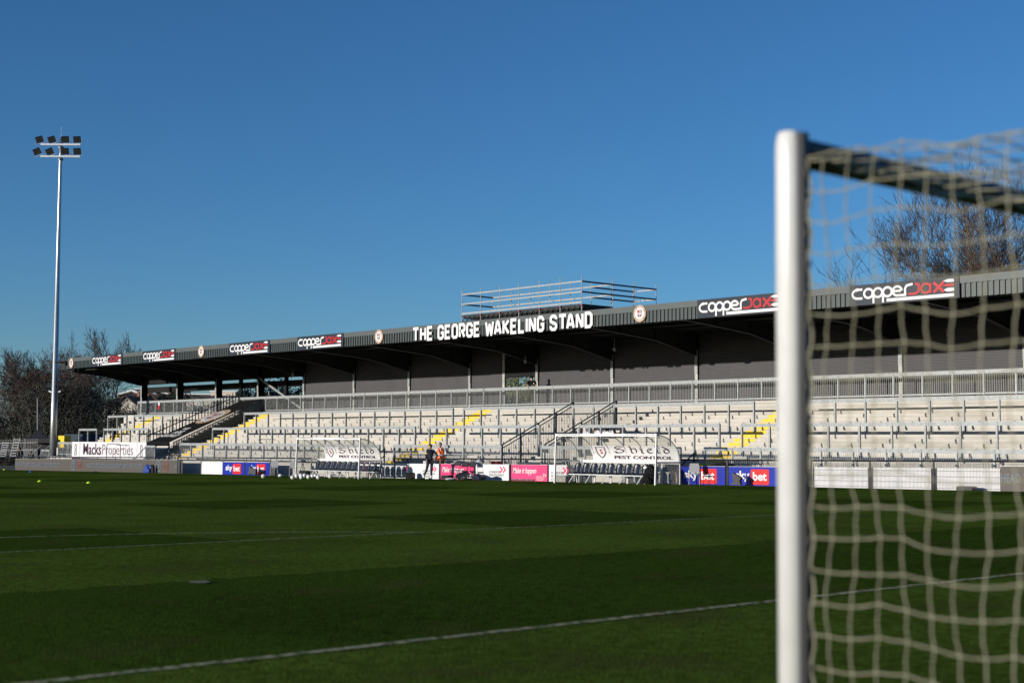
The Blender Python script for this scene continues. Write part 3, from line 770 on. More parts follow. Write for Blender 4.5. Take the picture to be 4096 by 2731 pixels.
# scaffold gantry behind the roof
def scaffold():
    t = thing('scaffold_gantry', 'galvanised scaffold platform with guard rails standing behind the roof', 'scaffold', (64, 70, 0))
    Vs = [VU(x, 63.5, 1200) for x in (1848, 1923, 1999, 2076, 2158, 2241, 2327)]
    def z(px, py): return on(px, py, 63.5)[1]
    zt, z2, z3, zd = 11.80, 10.72, 9.75, 9.75
    U1 = 66.3
    def std(u, v, top=12.1, bot=5.0): MB().tube([(u, v, bot), (u, v, top)], .03, 6).build('standard', M['galv'], t)
    for i, v in enumerate(Vs):
        std(63.5, v)
        if i < 7: std(U1, v)
        for q in (9.7, 10.2): MB().box(63.44, 63.56, v - .05, v + .05, q, q + .07).build('coupler', M['brightred'], t)
    a, b = Vs[-1], Vs[0]
    for u in (63.5, U1):
        for zz in (11.75, 11.08): MB().box(u - .02, u + .02, a, b, zz - .05, zz + .05).build('guard_rail', M['galv'], t)
    MB().box(63.48, 63.52, a, b, 10.36, 10.48).build('toe_board', M['galv'], t)
    for v in (a, b):
        for zz in (11.75, 11.08): MB().box(63.5, U1, v - .02, v + .02, zz - .05, zz + .05).build('guard_rail', M['navy_metal'], t)
    for i in range(6):
        v0, v1 = Vs[i + 1], Vs[i]
        MB().box(63.62, U1, v0 + .02, v1 - .02, 10.08, 10.32).build('deck', M['darksteel'], t)
        mb = MB(); mb.box(63.55, 63.6, v0, v1, 9.86, 9.92)
        for q in range(4): x = v0 + (v1 - v0) * q / 4; mb.bar((63.57, x, 9.89), (63.57, x + (v1 - v0) / 8, 10.21), .04); mb.bar((63.57, x + (v1 - v0) / 8, 10.21), (63.57, x + (v1 - v0) / 4, 9.89), .04)
        mb.build('lattice_beam', M['darksteel'], t)
    # extension bay further back
    for u in (68.3, 70.4):
        for v in (a, a + 2.1): std(u, v)
    for v in (a, a + 2.1):
        for zz in (11.75, 11.08): MB().box(U1, 70.4, v - .02, v + .02, zz - .05, zz + .05).build('guard_rail', M['navy_metal'], t)
    for zz in (11.75, 11.08): MB().box(70.38, 70.42, a, a + 2.1, zz - .05, zz + .05).build('guard_rail', M['galv'], t)
    MB().box(U1 + .03, 70.4, a, a + 2.1, 10.02, 10.24).build('deck', M['darksteel'], t)
scaffold()
# small dome cameras and a hanging light under the roof
def dome(px, py, U, label, drop=0.):
    v, z = on(px, py, U)
    t = thing('dome_camera', label, 'camera', (U, v, z), 'dome cameras under the roof')
    MB().ball((U, v, z), .085, 10, 6).build('dome', M['grey_plastic'], t)
    MB().tube([(U, v, z + .05), (U, v, z + .10)], .11, 10).build('collar', M['galv'], t)
    MB().tube([(U, v, z + .1), (U, v, z + .25 + drop)], .02, 6).build('arm', M['galv'], t)
dome(2101, 1448, 54.5, 'grey dome camera at the wall opening', .1); dome(2457, 1399, 53.5, 'grey dome camera on a long stem under the roof', .35); dome(1171, 1500, 54.8, 'grey dome camera right of the diagonal brace', .1)

# ------------------------------------------------------------------ pitch-side boards and barrier
def bframe(U, V1): return frame((U, V1, gz(U, V1)), (0, -1, .00921), (0, 0, 1))
def board(x0, x1, kind, label, grp, U=45.0, H=.73, tx=None):
    V1, V0 = VU(x0, U, 1880), VU(x1, U, 1890); W = V1 - V0
    t = thing('advertising_board', label, 'board', (U, (V0 + V1) / 2, gz(U, V0)), grp)
    fr = bframe(U, V1)
    pm = {'blank': 'board_white', 'lse': 'board_white', 'sky': 'blue', 'pink': 'pink', 'led': 'screen'}[kind]
    p = MB(); rect(p, fr, 0, -.06, W, H, 0, .03); p.build('panel', M[pm], t)
    p = MB(); rect(p, fr, -.004, H + .001, W + .004, H + .014, -.006, .034); p.build('top_trim', M['alu'], t)
    
    for xx in (0, W - .03): q = MB(); rect(q, fr, xx, -.05, xx + .03, H - .01, -.35, -.002); q.build('rear_bracket', M['alu'], t)
    fr = bframe(U - .032, V1)
    if kind == 'sky':
        s = W / 3.05
        a = MB(); text(a, fr, 'sky', .42 * s, .15, .92 * s, .42, .028); text(a, fr, 'bet', 1.55 * s, .19, .86 * s, .34, .028, z=.012); a.build('white_lettering', M['signwhite'], t)
        b = MB(); flat(b, fr, [(1.40 * s, .07), (1.46 * s, .03), (2.48 * s, .03), (2.54 * s, .07), (2.54 * s, .60), (2.48 * s, .64), (1.46 * s, .64), (1.40 * s, .60)]); b.build('red_square', M['brightred'], t)
    if kind == 'lse':
        x, k, mm = tx
        a = MB()
        for i, (w_, l) in enumerate(((.78, 'LONDON'), (.98, 'SOUTH EAST'), (.80, 'COLLEGES'))): text(a, fr, l, x, .33 - i * .135 * k, w_ * k, .10 * k, .008)
        a.build('grey_lettering', M[mm], t)
        b = MB()
        for dx in (0, .2):
            if mm == 'greyprint': stroke(b, fr, [(0, .24), (.15, .12), (0, 0)], .055, sx=k, sy=k, ox=x + (.72 + dx) * k, oy=.36)
        if b.v: b.build('double_chevron', M['magenta'], t)
    if kind == 'pink':
        a = MB(); text(a, fr, 'Make it happen', .12, .26, W * .66, .34, .012, .35)
        for i, (w_, l) in enumerate(((.42, 'LONDON'), (.58, 'SOUTH EAST'), (.48, 'COLLEGES'))): text(a, fr, l, W - .74, .17 - i * .075, w_, .055)
        for dx in (0, .12): stroke(a, fr, [(0, .14), (.08, .07), (0, 0)], .03, ox=W - .26 + dx, oy=.19)
        a.build('white_lettering', M['signwhite'], t)
        b = MB(); rect(b, fr, .02, .0, W * .66, .075); b.build('black_strip', M['black'], t)
        c = MB(); text(c, fr, 'VOCATIONAL  |  APPRENTICESHIPS  |  DEGREES  |  LSEC.AC.UK', .06, .02, W * .60, .038, z=.012); c.build('strip_lettering', M['signwhite'], t)
    return t
gA = 'advertising boards along the pitch-side barrier'
board(808, 891, 'blank', 'blank white board left of the small blue boards', gA)
board(893, 981, 'sky', 'blue and red board with full white lettering, far left of the two blue pairs', gA)
board(986, 1079, 'sky', 'blue and red board half hidden by a small dark cloth, left pair', gA)
board(1530, 1577, 'lse', 'narrow white board with pale cut-off grey lettering, right of the left dugout', gA, tx=(.06, 1.28, 'palegreyprint'))
board(1582, 1630, 'lse', 'narrow white board with dark grey college lettering and chevrons', gA, tx=(.04, 1., 'greyprint'))
board(1632, 1757, 'lse', 'wide white college board behind the man in navy', gA, tx=(1.28, 1., 'greyprint'))
board(1765, 1896, 'pink', 'pink board behind the black folding chairs', gA)
board(1904, 2037, 'lse', 'white college board right of the folding chairs', gA, tx=(1.02, 1.1, 'greyprint'))
board(2047, 2191, 'pink', 'clear unobstructed pink board left of the right dugout', gA)
board(2198, 2270, 'lse', 'white college board seen through the side of the right dugout', gA, tx=(.14, 1.1, 'greyprint'))
board(2714, 2902, 'sky', 'large blue and red board behind the single grey chair', gA)
board(2917, 3112, 'sky', 'large blue and red board beside the goal post', gA)
board(3251, 3474, 'blank', 'blank white board behind black mesh, nearest the goal post', gA, 45.25)
board(3489, 3726, 'blank', 'blank white board behind black mesh, middle of three', gA, 45.25)
board(3745, 4002, 'blank', 'blank white board behind black mesh, next to the grey screen', gA, 45.25)
def led(x0, x1, label, texts, crests, H=.83):
    U = 44.9; t = board(x0, x1, 'led', label, 'dim led perimeter screens', U, H); V1 = VU(x0, U, 1860); fr = bframe(U - .032, V1)
    a = MB()
    for s, a0, a1 in texts:
        v0, v1 = VU(a0, U, 1860), VU(a1, U, 1860); text(a, fr, s, V1 - v0, .28, v0 - v1, .30, .008)
    a.build('pale_lettering', M['screentext'], t)
    for i, x in enumerate(crests):
        v = V1 - VU(x, U, 1860); m = MB(); r = .33
        cc = [(v + r * .95 * math.cos(6.2832 * k / 20), .42 + r * math.sin(6.2832 * k / 20)) for k in range(20)]
        stroke(m, fr, cc, .07, True); stroke(m, fr, [(v - .16, .56), (v + .16, .56), (v + .16, .38), (v, .22), (v - .16, .38)], .05, True, z=.012)
        rect(m, fr, v - .05, .36, v + .05, .50, .002, .012)
        m.build('crest', M['screenred' if i % 2 else 'screentext'], t)
led(62, 710, 'long dim grey screen with pale ticket lettering along the far left touchline',
    (('EAD TO ETICKETING.CO.UK/BROMLEYFC FOR TICKETS', 62.5, 241), ('HEAD TO ETICKETING.CO.UK/BROMLEYFC FOR TICKETS', 349, 572), ('H', 700, 709)), (296, 320.6, 637, 666.5))
led(4004, 4420, 'dim grey screen at the right edge seen through the goal net', (('HEAD TO ETICKETING', 3992 + 14, 4330),), ())

def barrier(x0, x1, label, posts, mesh=.06, U=45.1):
    V1, V0 = VU(x0, U, 1840), VU(x1, U, 1850)
    t = thing('pitch_barrier', label, 'barrier', (U, (V0 + V1) / 2, gz(U, V0)), 'black pitch-side barriers')
    z = lambda v: gz(U, v)
    MB().tube([(U, V1, z(V1) + .99), (U, V0, z(V0) + .99)], .034, 8).build('top_rail', M['black'], t)
    vs = [VU(x, U, 1870) for x in posts]
    for v in vs: MB().tube([(U, v, z(v) - .1), (U, v, z(v) + .97)], .034, 8).build('post', M['black'], t)
    ends = sorted([V0] + vs + [V1]); 
    for a, b in zip(ends[:-1], ends[1:]):
        if b - a < .5: continue
        mb = MB(); n = int((b - a) / mesh)
        for i in range(1, n): y = a + (b - a) * i / n; mb.box(U - .003, U + .003, y - .003, y + .003, z(y), z(y) + .93)
        for k in (.05, .25, .45, .65, .88): mb.bar((U - .006, a, z(a) + k), (U - .006, b, z(b) + k), .007, .007)
        mb.build('mesh_panel', M['black'], t)
barrier(-60, 1247, 'long black barrier rail left of and behind the left dugout', [-10, 82, 96, 322, 388, 459, 532, 590, 650, 722, 806, 894, 985, 1081, 1180, 1246], .12)
barrier(1578, 2276, 'black barrier rail in front of the two standing men', [1578, 1631, 1761, 1900, 2043, 2195, 2275])
barrier(2712, 3190, 'black barrier behind the right blue boards', [2713, 2909, 3120, 3190])
barrier(3245, 4420, 'black mesh barrier right of the goal post', [3245, 3480, 3735, 4012, 4300], .055)

# white properties banner
V1, V0 = VU(289, 46.25, 1795), VU(586, 46.25, 1800)
t = thing('properties_banner', 'long white banner with dark lettering and keyhole marks on the left terrace fence', 'banner', (46.25, (V0 + V1) / 2, .1))
fr = face_pitch(46.25, V1, zU(289, 1829, 46.25)); W = V1 - V0; H = zU(289, 1766, 46.25) - zU(289, 1829, 46.25)
p = MB(); rect(p, fr, 0, 0, W, H, 0, .02); p.build('panel', M['board_white'], t)
p = MB(); rect(p, fr, 0, -.16, W, 0, -.02, .01); p.build('lower_edge', M['purpleprint'], t)
fr = face_pitch(46.225, V1, zU(289, 1829, 46.25))
a = MB(); text(a, fr, 'Macks', W * .165, H * .20, W * .25, H * .70, .014); a.build('bold_lettering', M['purpleprint'], t)
a = MB(); text(a, fr, 'Properties', W * .43, H * .03, W * .405, H * .82, -.004)
for x in (.055, .94):
    stroke(a, fr, arc(x * W, H * .66, .14, .20, -60, 240, 10) + [(x * W - .10, H * .45), (x * W - .16, H * .18), (x * W + .16, H * .18), (x * W + .10, H * .45)], .06, True)
for x in (.115, .885): rect(a, fr, x * W, 0, x * W + .02, H)
a.build('light_lettering', M['greypurple'], t)
for i in range(6): pass
# small white supporters banner on the upper terrace
U = Uk(3) - .03; V1, V0 = VU(2311, U, 1719), VU(2455, U, 1719); z0 = zU(2380, 1736, U)
t = thing('supporters_banner', 'small white banner with dark and orange capitals hung on the terrace behind the stair handrails', 'banner', (U, (V0 + V1) / 2, z0))
fr = face_pitch(U, V1, z0); p = MB(); rect(p, fr, 0, 0, V1 - V0, .44, 0, .015); p.build('fabric', M['board_white'], t)
fr = face_pitch(U - .016, V1, z0)
a = MB(); text(a, fr, 'WE', .55, .10, .28, .22, .02); text(a, fr, 'BROMLEY', 1.5, .10, 1.05, .22, .02); a.build('dark_lettering', M['black'], t)
a = MB(); text(a, fr, 'ARE', .95, .10, .42, .22, .02); a.build('gold_lettering', M['gold'], t)
mbs = {k: MB() for k in ('gold', 'white', 'dark', 'red')}; crest(mbs, fr, .25, .22, .17); crest(mbs, fr, 2.78, .22, .17)
for k, m in (('gold', 'gold'), ('white', 'signwhite'), ('dark', 'signdark'), ('red', 'red')): mbs[k].build('crest', M[m], t)

# ------------------------------------------------------------------ dugouts
def curve_pts(n=9, k0=0, k1=90): return [(math.sin(R(k0 + (k1 - k0) * i / n)), math.cos(R(k0 + (k1 - k0) * i / n))) for i in range(n + 1)]
def dugout(label, Uf, Ub, V0, V1, nrib, sgn, bold):
    g = gz(Uf, (V0 + V1) / 2); D = Ub - Uf
    t = thing('dugout', label, 'dugout', (Uf, (V0 + V1) / 2, g), 'curved clear dugouts on the touchline')
    P = lambda a, y, z: (Uf + a * D, y, g + z)
    prof = lambda a, c: (a, .92 + c * (2.02 - .92))
    fw = lambda z: (2.02 - z) / 2.02 * -.07
    for y in (V0, V1):
        MB().bar((Uf + fw(0), y, g - .05), (Uf, y, g + 2.02), .06, .07).build('front_post', M['white'], t)
        MB().bar(P(1, y, -.05), P(1, y, .95), .05).build('rear_post', M['alu'], t)
        MB().bar((Uf + fw(.92), y, g + .92), P(1, y, .92), .04, .07).build('side_rail', M['alu'], t)
        e = MB(); pr = [prof(*q) for q in curve_pts(10)]
        vs = [P(a, y, z) for a, z in pr] + [P(1, y, 0), (Uf + fw(0), y, g)]
        e.add(vs, [tuple(range(len(vs)))]); e.build('side_window', M['perspex'], t)
    b = MB(); b.box(Uf - .035, Uf + .03, V0 - .03, V1 + .03, g + 1.97, g + 2.08); b.build('front_beam', M['white'], t)
    fr = frame((Uf - .037, V1, g + 1.99), (0, -1, 0), (0, 0, 1)); W = V1 - V0
    a = MB(); text(a, fr, 'www.shieldpestcontrol.co.uk', .10, .02, 1.45, .06); text(a, fr, 'www.shieldpestcontrol.co.uk', W - 1.72, .02, 1.62, .06); a.build('beam_lettering', M['greyprint'], t)
    MB().box(Uf + D - .03, Uf + D + .03, V0, V1, g + .86, g + .97).build('rear_rail', M['white'], t)
    for i in range(nrib + 1):
        y = V0 + (V1 - V0) * i / nrib
        MB().tube([P(*((prof(*q)[0], y, prof(*q)[1]))) for q in curve_pts(10)], .02, 6).build('roof_rib', M['alu'], t)
        MB().box(Uf + D - .02, Uf + D + .02, y - .025, y + .025, g, g + .86).build('rear_stud', M['white'], t)
    rs = MB(); pr = [prof(*q) for q in curve_pts(10)]
    for y in (V0, V1): rs.v += [P(a, y, z + .02) for a, z in pr]
    n = len(pr); rs.f = [(i, i + 1, n + i + 1, n + i) for i in range(n - 1)]
    rs.build('clear_roof', M['perspex'], t, smooth=True)
    lb = MB(); lb.add([P(1, V0, 0), P(1, V1, 0), P(1, V1, .86), P(1, V0, .86)], [(0, 1, 2, 3)]); lb.build('rear_window', M['perspex'], t)
    # sign fixed inside the lower curve, bent with it
    y1, y0 = sgn; ang = [56 + 34 * i / 6 for i in range(7)]
    def sp(x, s, z=0):
        k = R(90 - 34 * s); a, zz = math.sin(k), math.cos(k)
        return Vector((Uf + (a * .975 - z) * D - .0, y1 - x, g + .97 + zz * 1.10))
    sg = MB(); o = 0
    for i in range(7): sg.v += [tuple(sp(0, i / 6)), tuple(sp(y1 - y0, i / 6))]
    sg.f = [(2 * i, 2 * i + 1, 2 * i + 3, 2 * i + 2) for i in range(6)]
    sg.build('sign_panel', M['board_white'], t)
    Ws = y1 - y0; f2 = lambda x, y, z=0: sp(x, y, .012 + z)
    a = MB(); xs = Ws * .27
    # blackletter-style word drawn with a broad nib
    def nib(pts, w=.050):
        for i in range(len(pts) - 1):
            (xa, ya), (xb, yb) = pts[i], pts[i + 1]; k = Ws * .115; d = w
            q = [(xs + xa * k - d * .5, .46 + ya * .46), (xs + xa * k + d * .5, .46 + ya * .46 + .06), (xs + xb * k + d * .5, .46 + yb * .46 + .06), (xs + xb * k - d * .5, .46 + yb * .46)]
            flat(a, f2, q, 0.001 * i, .006 + .001 * i)
    nib([(1.1, .95), (.55, 1.0), (.25, .85), (.3, .68), (1.0, .45), (1.1, .25), (.8, .05), (.2, .02)]); nib([(.35, .45), (.75, .75)]); nib([(.1, .2), (.35, .1)])
    for x, segs in ((1.75, [[(0, 1.05), (0.1, .95), (.1, .05), (.25, 0)], [(.1, .6), (.5, .7), (.6, .55), (.6, .1), (.42, -.15)]]),
                    (2.75, [[(0, .68), (.12, .6), (.12, .08), (.28, 0)], [(.1, .86), (.2, .92)]]),
                    (3.4, [[(.5, .5), (.5, .68), (.2, .68), (.08, .5), (.08, .2), (.3, 0), (.55, .1)], [(.1, .38), (.5, .5)]]),
                    (4.35, [[(0, 1.05), (.12, .95), (.12, .08), (.28, 0)]]),
                    (5.0, [[(.05, 1.0), (.55, .55), (.6, .2), (.35, 0), (.1, .12), (.1, .48), (.35, .62), (.55, .5)]])):
        for sgm in segs: nib([(x + p, q) for p, q in sgm])
    text(a, f2, 'PEST CONTROL', Ws * .27, .10, Ws * .67, .21, .02)
    a.build('dark_lettering', M['purpleprint'], t)
    sh = MB(); cx = Ws * .12; k = Ws * .052
    stroke(sh, f2, [(cx - k, .88), (cx + k, .88), (cx + k, .50), (cx + k * .6, .30), (cx, .14), (cx - k * .6, .30), (cx - k, .50)], .03, True); rect(sh, f2, cx - k * 2, .5, cx - k * 1.4, .52); rect(sh, f2, cx + k * 1.4, .5, cx + k * 2, .52)
    sh.build('shield_outline', M['purpleprint'], t)
    rd = MB(); text(rd, f2, 'S', cx - .07, .42, .14, .30, .01); rd.build('red_initial', M['red'], t)
    return t, g
D1 = (VU(1440, 42.2, 1830), VU(1188, 42.2, 1830)); D2 = (VU(2626, 42.7, 1830), VU(2224, 42.7, 1830))
d1b = VU(1299, 43.45, 1830), D1[0] + .02
dugout('left curved clear dugout with white sign, behind the footballs', 42.2, 43.5, D1[0], D1[1], 6, (VU(1299, 43.4), D1[0] + .03), 1)
dugout('right curved clear dugout with large white sign, between pink and blue boards', 42.7, 44.1, D2[0], D2[1], 6, (VU(2365, 43.95), D2[0] + .03), 1)

# bucket seats
def bucket():
    t = thing('bucket_seat', 'x', 'seat', (0, 0, 0))
    b = MB(); rings = []
    for i in range(8):                       # back shell, local +x is to the rear
        s = i / 7; z = .42 + s * .42; w = .215 * (1 - max(0, s - .55) ** 2 * 2.6); x = .17 + s * .07
        rings.append([(x + .05 * (abs(q) ** 2) * -1 + dx, q * w, z) for dx, qs in ((0, (-1, -.6, 0, .6, 1)), (.03, (1, .6, 0, -.6, -1))) for q in qs])
    b.loft(rings); b.build('backrest', M['navyseat'], t, smooth=True)
    p = MB(); rings = []
    for i in range(6):
        s = i / 5; x = -.22 + s * .42; w = .20 - (.05 if i == 0 else 0)
        rings.append([(x, -w, .40), (x, -w * .9, .46 - .03 * math.sin(s * 3)), (x, 0, .43 - .03 * math.sin(s * 3)), (x, w * .9, .46 - .03 * math.sin(s * 3)), (x, w, .40), (x, 0, .375)])
    p.loft(rings); p.build('seat_pan', M['navyseat'], t, smooth=True)
    return t
proto = bucket(); first = True
def seats(n, xa, xb, U, where, grp, tape=()):
    global first
    ord_ = ['first', 'second', 'third', 'fourth', 'fifth', 'sixth', 'seventh', 'eighth', 'ninth', 'tenth', 'eleventh', 'twelfth']
    va, vb = VU(xa, U, 1880), VU(xb, U, 1885)
    g = gz(U, (va + vb) / 2)
    bench = thing('seat_frame', f'white metal frame carrying the row of dark seats in the {where} dugout', 'bench frame', (U, (va + vb) / 2, g), 'seat frames inside the dugouts')
    MB().box(U - .05, U + .05, vb - .2, va + .2, g + .33, g + .375).build('beam', M['white'], bench)
    MB().box(U - .20, U - .14, vb - .2, va + .2, g + .33, g + .375).build('beam', M['alu'], bench)
    for i in range(5):
        v = vb + (va - vb) * i / 4
        for dx in (-.26, .22): MB().bar((U + dx * .25, v, g + .36), (U + dx, v + .12, g), .045, .03).build('leg', M['white'], bench)
    for i in range(n):
        v = va + (vb - va) * i / (n - 1)
        lab = f'{ord_[i]} dark bucket seat from the left in the {where} dugout'
        if i in tape: lab += ', with a white label'
        o = proto if first else copy_tree(proto)
        first = False
        o.location = (U, v, g); o['label'] = lab; o['group'] = grp
        if i in tape: MB().box(U + .185, U + .20, v - .15, v + .15, g + .66, g + .73).build('seat_label', M['white'], bench)
seats(12, 1262, 1500, 42.95, 'left', 'dark bucket seats in the left dugout', (8, 9, 10, 11))
seats(9, 2301, 2572, 43.45, 'right', 'dark bucket seats in the right dugout', (8,))

# chairs
def folding_chair(label, U, V, rz, m='black', grp='black folding chairs'):
    g = gz(U, V); t = thing('folding_chair', label, 'chair', (0, 0, 0), grp)
    MB().box(-.20, .20, -.2, .2, .43, .455).build('seat', M[m], t)
    b = MB(); b.loft([[(.20, -.21, .66), (.23, -.21, .66), (.23, .21, .66), (.20, .21, .66)], [(.25, -.21, .84), (.28, -.21, .84), (.28, .21, .84), (.25, .21, .84)], [(.27, -.15, .87), (.29, -.15, .87), (.29, .15, .87), (.27, .15, .87)]]); b.build('backrest', M[m], t)
    for y in (-.21, .21):
        MB().tube([(-.26, y, 0), (.05, y, .42), (.26, y, .85)], .012, 6).build('frame_tube', M[m], t)
        MB().tube([(.28, y * .9, 0), (-.12, y * .9, .44)], .012, 6).build('leg', M[m], t)
    t.location = (U, V, g); t.rotation_euler = (0, 0, rz); return t
fc = [folding_chair('leftmost of the three black folding chairs against the pink board', 44.35, VU(1818, 44.35, 1880), .15)]
for l, x in (('middle one of the three black folding chairs against the pink board', 1849), ('rightmost of the three black folding chairs against the pink board', 1878)):
    copy_tree(fc[0], (44.35, VU(x, 44.35, 1880), gz(44.35, 55)), .1, l)
folding_chair('lone black folding chair with light seat left of the left dugout', 43.6, VU(1150, 43.6, 1880), -.5)
def plastic_chair(label, U, V, rz):
    g = gz(U, V); t = thing('plastic_chair', label, 'chair', (0, 0, 0), 'grey plastic chairs beside the boards')
    s = MB(); s.loft([[(-.22, -.20, .44), (-.22, .20, .44), (-.22, .20, .46), (-.22, -.20, .46)], [(.18, -.20, .42), (.18, .20, .42), (.18, .20, .44), (.18, -.20, .44)]]); s.build('seat', M['grey_plastic'], t)
    b = MB(); b.loft([[(.17, -.19, .48), (.19, -.19, .48), (.19, .19, .48), (.17, .19, .48)], [(.24, -.21, .70), (.26, -.21, .70), (.26, .21, .70), (.24, .21, .70)], [(.28, -.17, .86), (.30, -.17, .86), (.30, .17, .86), (.28, .17, .86)]]); b.build('backrest', M['grey_plastic'], t)
    for x, y in ((-.2, -.19), (-.2, .19), (.17, -.19), (.17, .19)):
        MB().tube([(x, y, .44), (x * 1.3, y * 1.15, 0)], .014, 6).build('leg', M['greycloth'] if x < 0 else M['grey_plastic'], t)
    for y in (-.2, .2): MB().bar((.10, y, .44), (.20, y, .52), .03, .03).build('back_bracket', M['grey_plastic'], t)
    t.location = (U, V, g); t.rotation_euler = (0, 0, rz); return t
plastic_chair('grey plastic chair between the blue board and the lone folding chair', 43.9, VU(1095, 43.9, 1880), .9)
plastic_chair('grey plastic chair tight against the left dugout', 43.5, VU(1172, 43.5, 1880), .9)
plastic_chair('grey plastic chair in front of the large blue board right of the right dugout', 44.2, VU(2778, 44.2, 1900), .75)

# footballs
def football():
    t = thing('football', 'x', 'ball', (0, 0, 0), 'white footballs on the touchline')
    MB().ball((0, 0, .11), .11, 16, 12).build('cover', M['white'], t, smooth=True)
    a = MB(); b = MB(); rnd = random.Random(4)
    for i in range(11):
        d = Vector((rnd.gauss(0, 1), rnd.gauss(0, 1), rnd.gauss(0, 1))).normalized(); u = d.orthogonal().normalized(); v = d.cross(u)
        mb = b if i % 3 == 0 else a
        mb.add([Vector((0, 0, .11)) + (d * .1115 + (u * math.cos(q * 1.05) + v * math.sin(q * 1.05) * .6) * .030).normalized() * .1115 for q in range(6)], [tuple(range(6))])
    a.build('dark_print', M['signdark'], t); b.build('gold_print', M['gold'], t)
    return t
fb = football(); ball_px = [(1053, 1912, 'leftmost lone football, well left of the cluster'), (1121, 1911, 'football just left of the cluster, by the dugout front post'), (1170, 1917, 'large-looking football at the left front of the cluster'),
    (1186, 1912, 'football second from left in the cluster'), (1203, 1905, 'football at the back of the cluster, highest in view'), (1205, 1916, 'football third from left at the front of the cluster'), (1218, 1909, 'football half hidden in the middle of the cluster'),
    (1234, 1915, 'football at the front middle of the cluster'), (1250, 1909, 'football behind the front middle ball'), (1262, 1911, 'football tucked left of the front right ball'), (1273, 1917, 'football at the front right of the cluster'), (1320, 1913, 'lone football right of the cluster, under the dugout seats')]
for i, (x, y, l) in enumerate(ball_px):
    r = ray(x, y); tt = -EYE / (r.z - .004 * r.x + .00921 * r.y); p = r * tt
    p.x = min(p.x, 42.1); p = Vector((p.x, VU(x, p.x, y), 0))
    o = fb if i == 0 else copy_tree(fb); o.location = (p.x, p.y, gz(p.x, p.y)); o.rotation_euler = (i * 1.3, i * .7, i * 2.1) if False else (0, 0, i * 1.1); o['label'] = l
def marker(x, y, m, label):
    r = ray(x, y); tt = -EYE / (r.z - .004 * r.x + .00921 * r.y); p = r * tt; z = gz(p.x, p.y)
    mb = MB(); n = 14
    mb.loft([[(p.x + rr * math.cos(6.283 * j / n), p.y + rr * math.sin(6.283 * j / n), z + h) for j in range(n)] for rr, h in ((.11, 0), (.105, .01), (.045, .075), (.025, .075), (.04, .02))], cap=False)
    o = mb.build('disc_marker', M[m], org=(p.x, p.y, z)); tag(o, label, 'cone', 'training disc markers on the grass')
marker(17, 1879, 'lime', 'yellow-green disc marker at the far left edge by the barrier'); marker(159, 1926, 'lime', 'yellow-green disc marker on the grass below the floodlight'); marker(355, 1932, 'lime', 'yellow-green disc marker on the grass below the screen lettering')
marker(121, 1888, 'cyan', 'blue disc marker near the left end of the grey screen'); marker(2602, 1937, 'lime', 'yellow disc marker at the right dugout front post')

# assorted kit
def obox(name, x0, x1, y0, y1, U, m, label, cat, dep=.4, bevel=.15, grp=None):
    va, vb = VU(x0, U, (y0 + y1) / 2), VU(x1, U, (y0 + y1) / 2); za, zb = zU((x0 + x1) / 2, y1, U), zU((x0 + x1) / 2, y0, U)
    h = zb - za; w = (va - vb) / 2; c = (va + vb) / 2; mb = MB(); k = bevel * min(w, h)
    mb.loft([[(U, c - s * w, z), (U, c + s * w, z), (U + dep, c + s * w, z), (U + dep, c - s * w, z)] for s, z in ((1 - bevel * .3, za), (1, za + k * .5), (1, zb - k), (1 - bevel, zb))])
    o = mb.build(name, m if not isinstance(m, str) else M[m], org=(U, c, za)); tag(o, label, cat, grp); return o
def lumpy(name, x0, x1, y0, y1, U, m, label, cat, seed=1, grp=None, flatb=True):
    """soft shape (bag, heaped cloth)"""
    va, vb = VU(x0, U, (y0 + y1) / 2), VU(x1, U, (y0 + y1) / 2); za, zb = zU((x0 + x1) / 2, y1, U), zU((x0 + x1) / 2, y0, U)
    c = (va + vb) / 2; w = (va - vb) / 2; h = zb - za; rnd = random.Random(seed); mb = MB(); rings = []
    for i in range(11):
        t = i / 10; rr = math.sin(math.pi * min(1, .32 + t * .68)) ** .6 if t < 1 else .05; rg = []
        for j in range(18):
            a = 6.2832 * j / 18; q = rr * (1 + .20 * math.sin(3 * a + seed + t * 4) + .10 * math.sin(5 * a + t * 9 + seed)) + rnd.uniform(-.05, .05)
            rg.append((U + .22 * q * math.cos(a) * max(1, h), c + w * .92 * q * math.sin(a), za + h * t))
        rings.append(rg)
    mb.loft(rings); o = mb.build(name, M[m], org=(U, c, za)); tag(o, label, cat, grp); return o
lumpy('holdall', 577, 605, 1855, 1892, 44.6, 'bluecloth', 'blue cloth cover standing against the left grey screen', 'bag', 2)
def sail(label, pts, U, m, seed=0):
    t = [(VU(x, U, y), zU(x, y, U)) for x, y in pts]; n = len(t); mb = MB()
    mb.v = [(U - .05, a, b) for a, b in t] + [(U + .08, a, b) for a, b in t]
    mb.f = [tuple(range(n))[::-1], tuple(range(n, 2 * n))] + [(i, (i + 1) % n, n + (i + 1) % n, n + i) for i in range(n)]
    o = mb.build('covered_microphone', M[m], org=(U, t[0][0], t[0][1])); tag(o, label, 'covered equipment', 'small cloth-covered items against the boards'); return o
sail('narrow black fin-shaped cover beside the blue cloth cover', [(606, 1890), (607, 1868), (611, 1858), (615, 1872), (615, 1890)], 44.6, 'black')
sail('dark cloth cover in front of the left small blue boards', [(994, 1897), (998, 1878), (1001, 1863), (1008, 1872), (1026, 1877), (1024, 1899), (1010, 1893)], 44.4, 'greycloth')
sail('grey pointed cloth cover in front of the large blue board by the goal post', [(2921, 1937), (2935, 1928), (2932, 1889), (2950, 1900), (2967, 1910), (2960, 1922), (2966, 1939)], 44.3, 'greycloth')
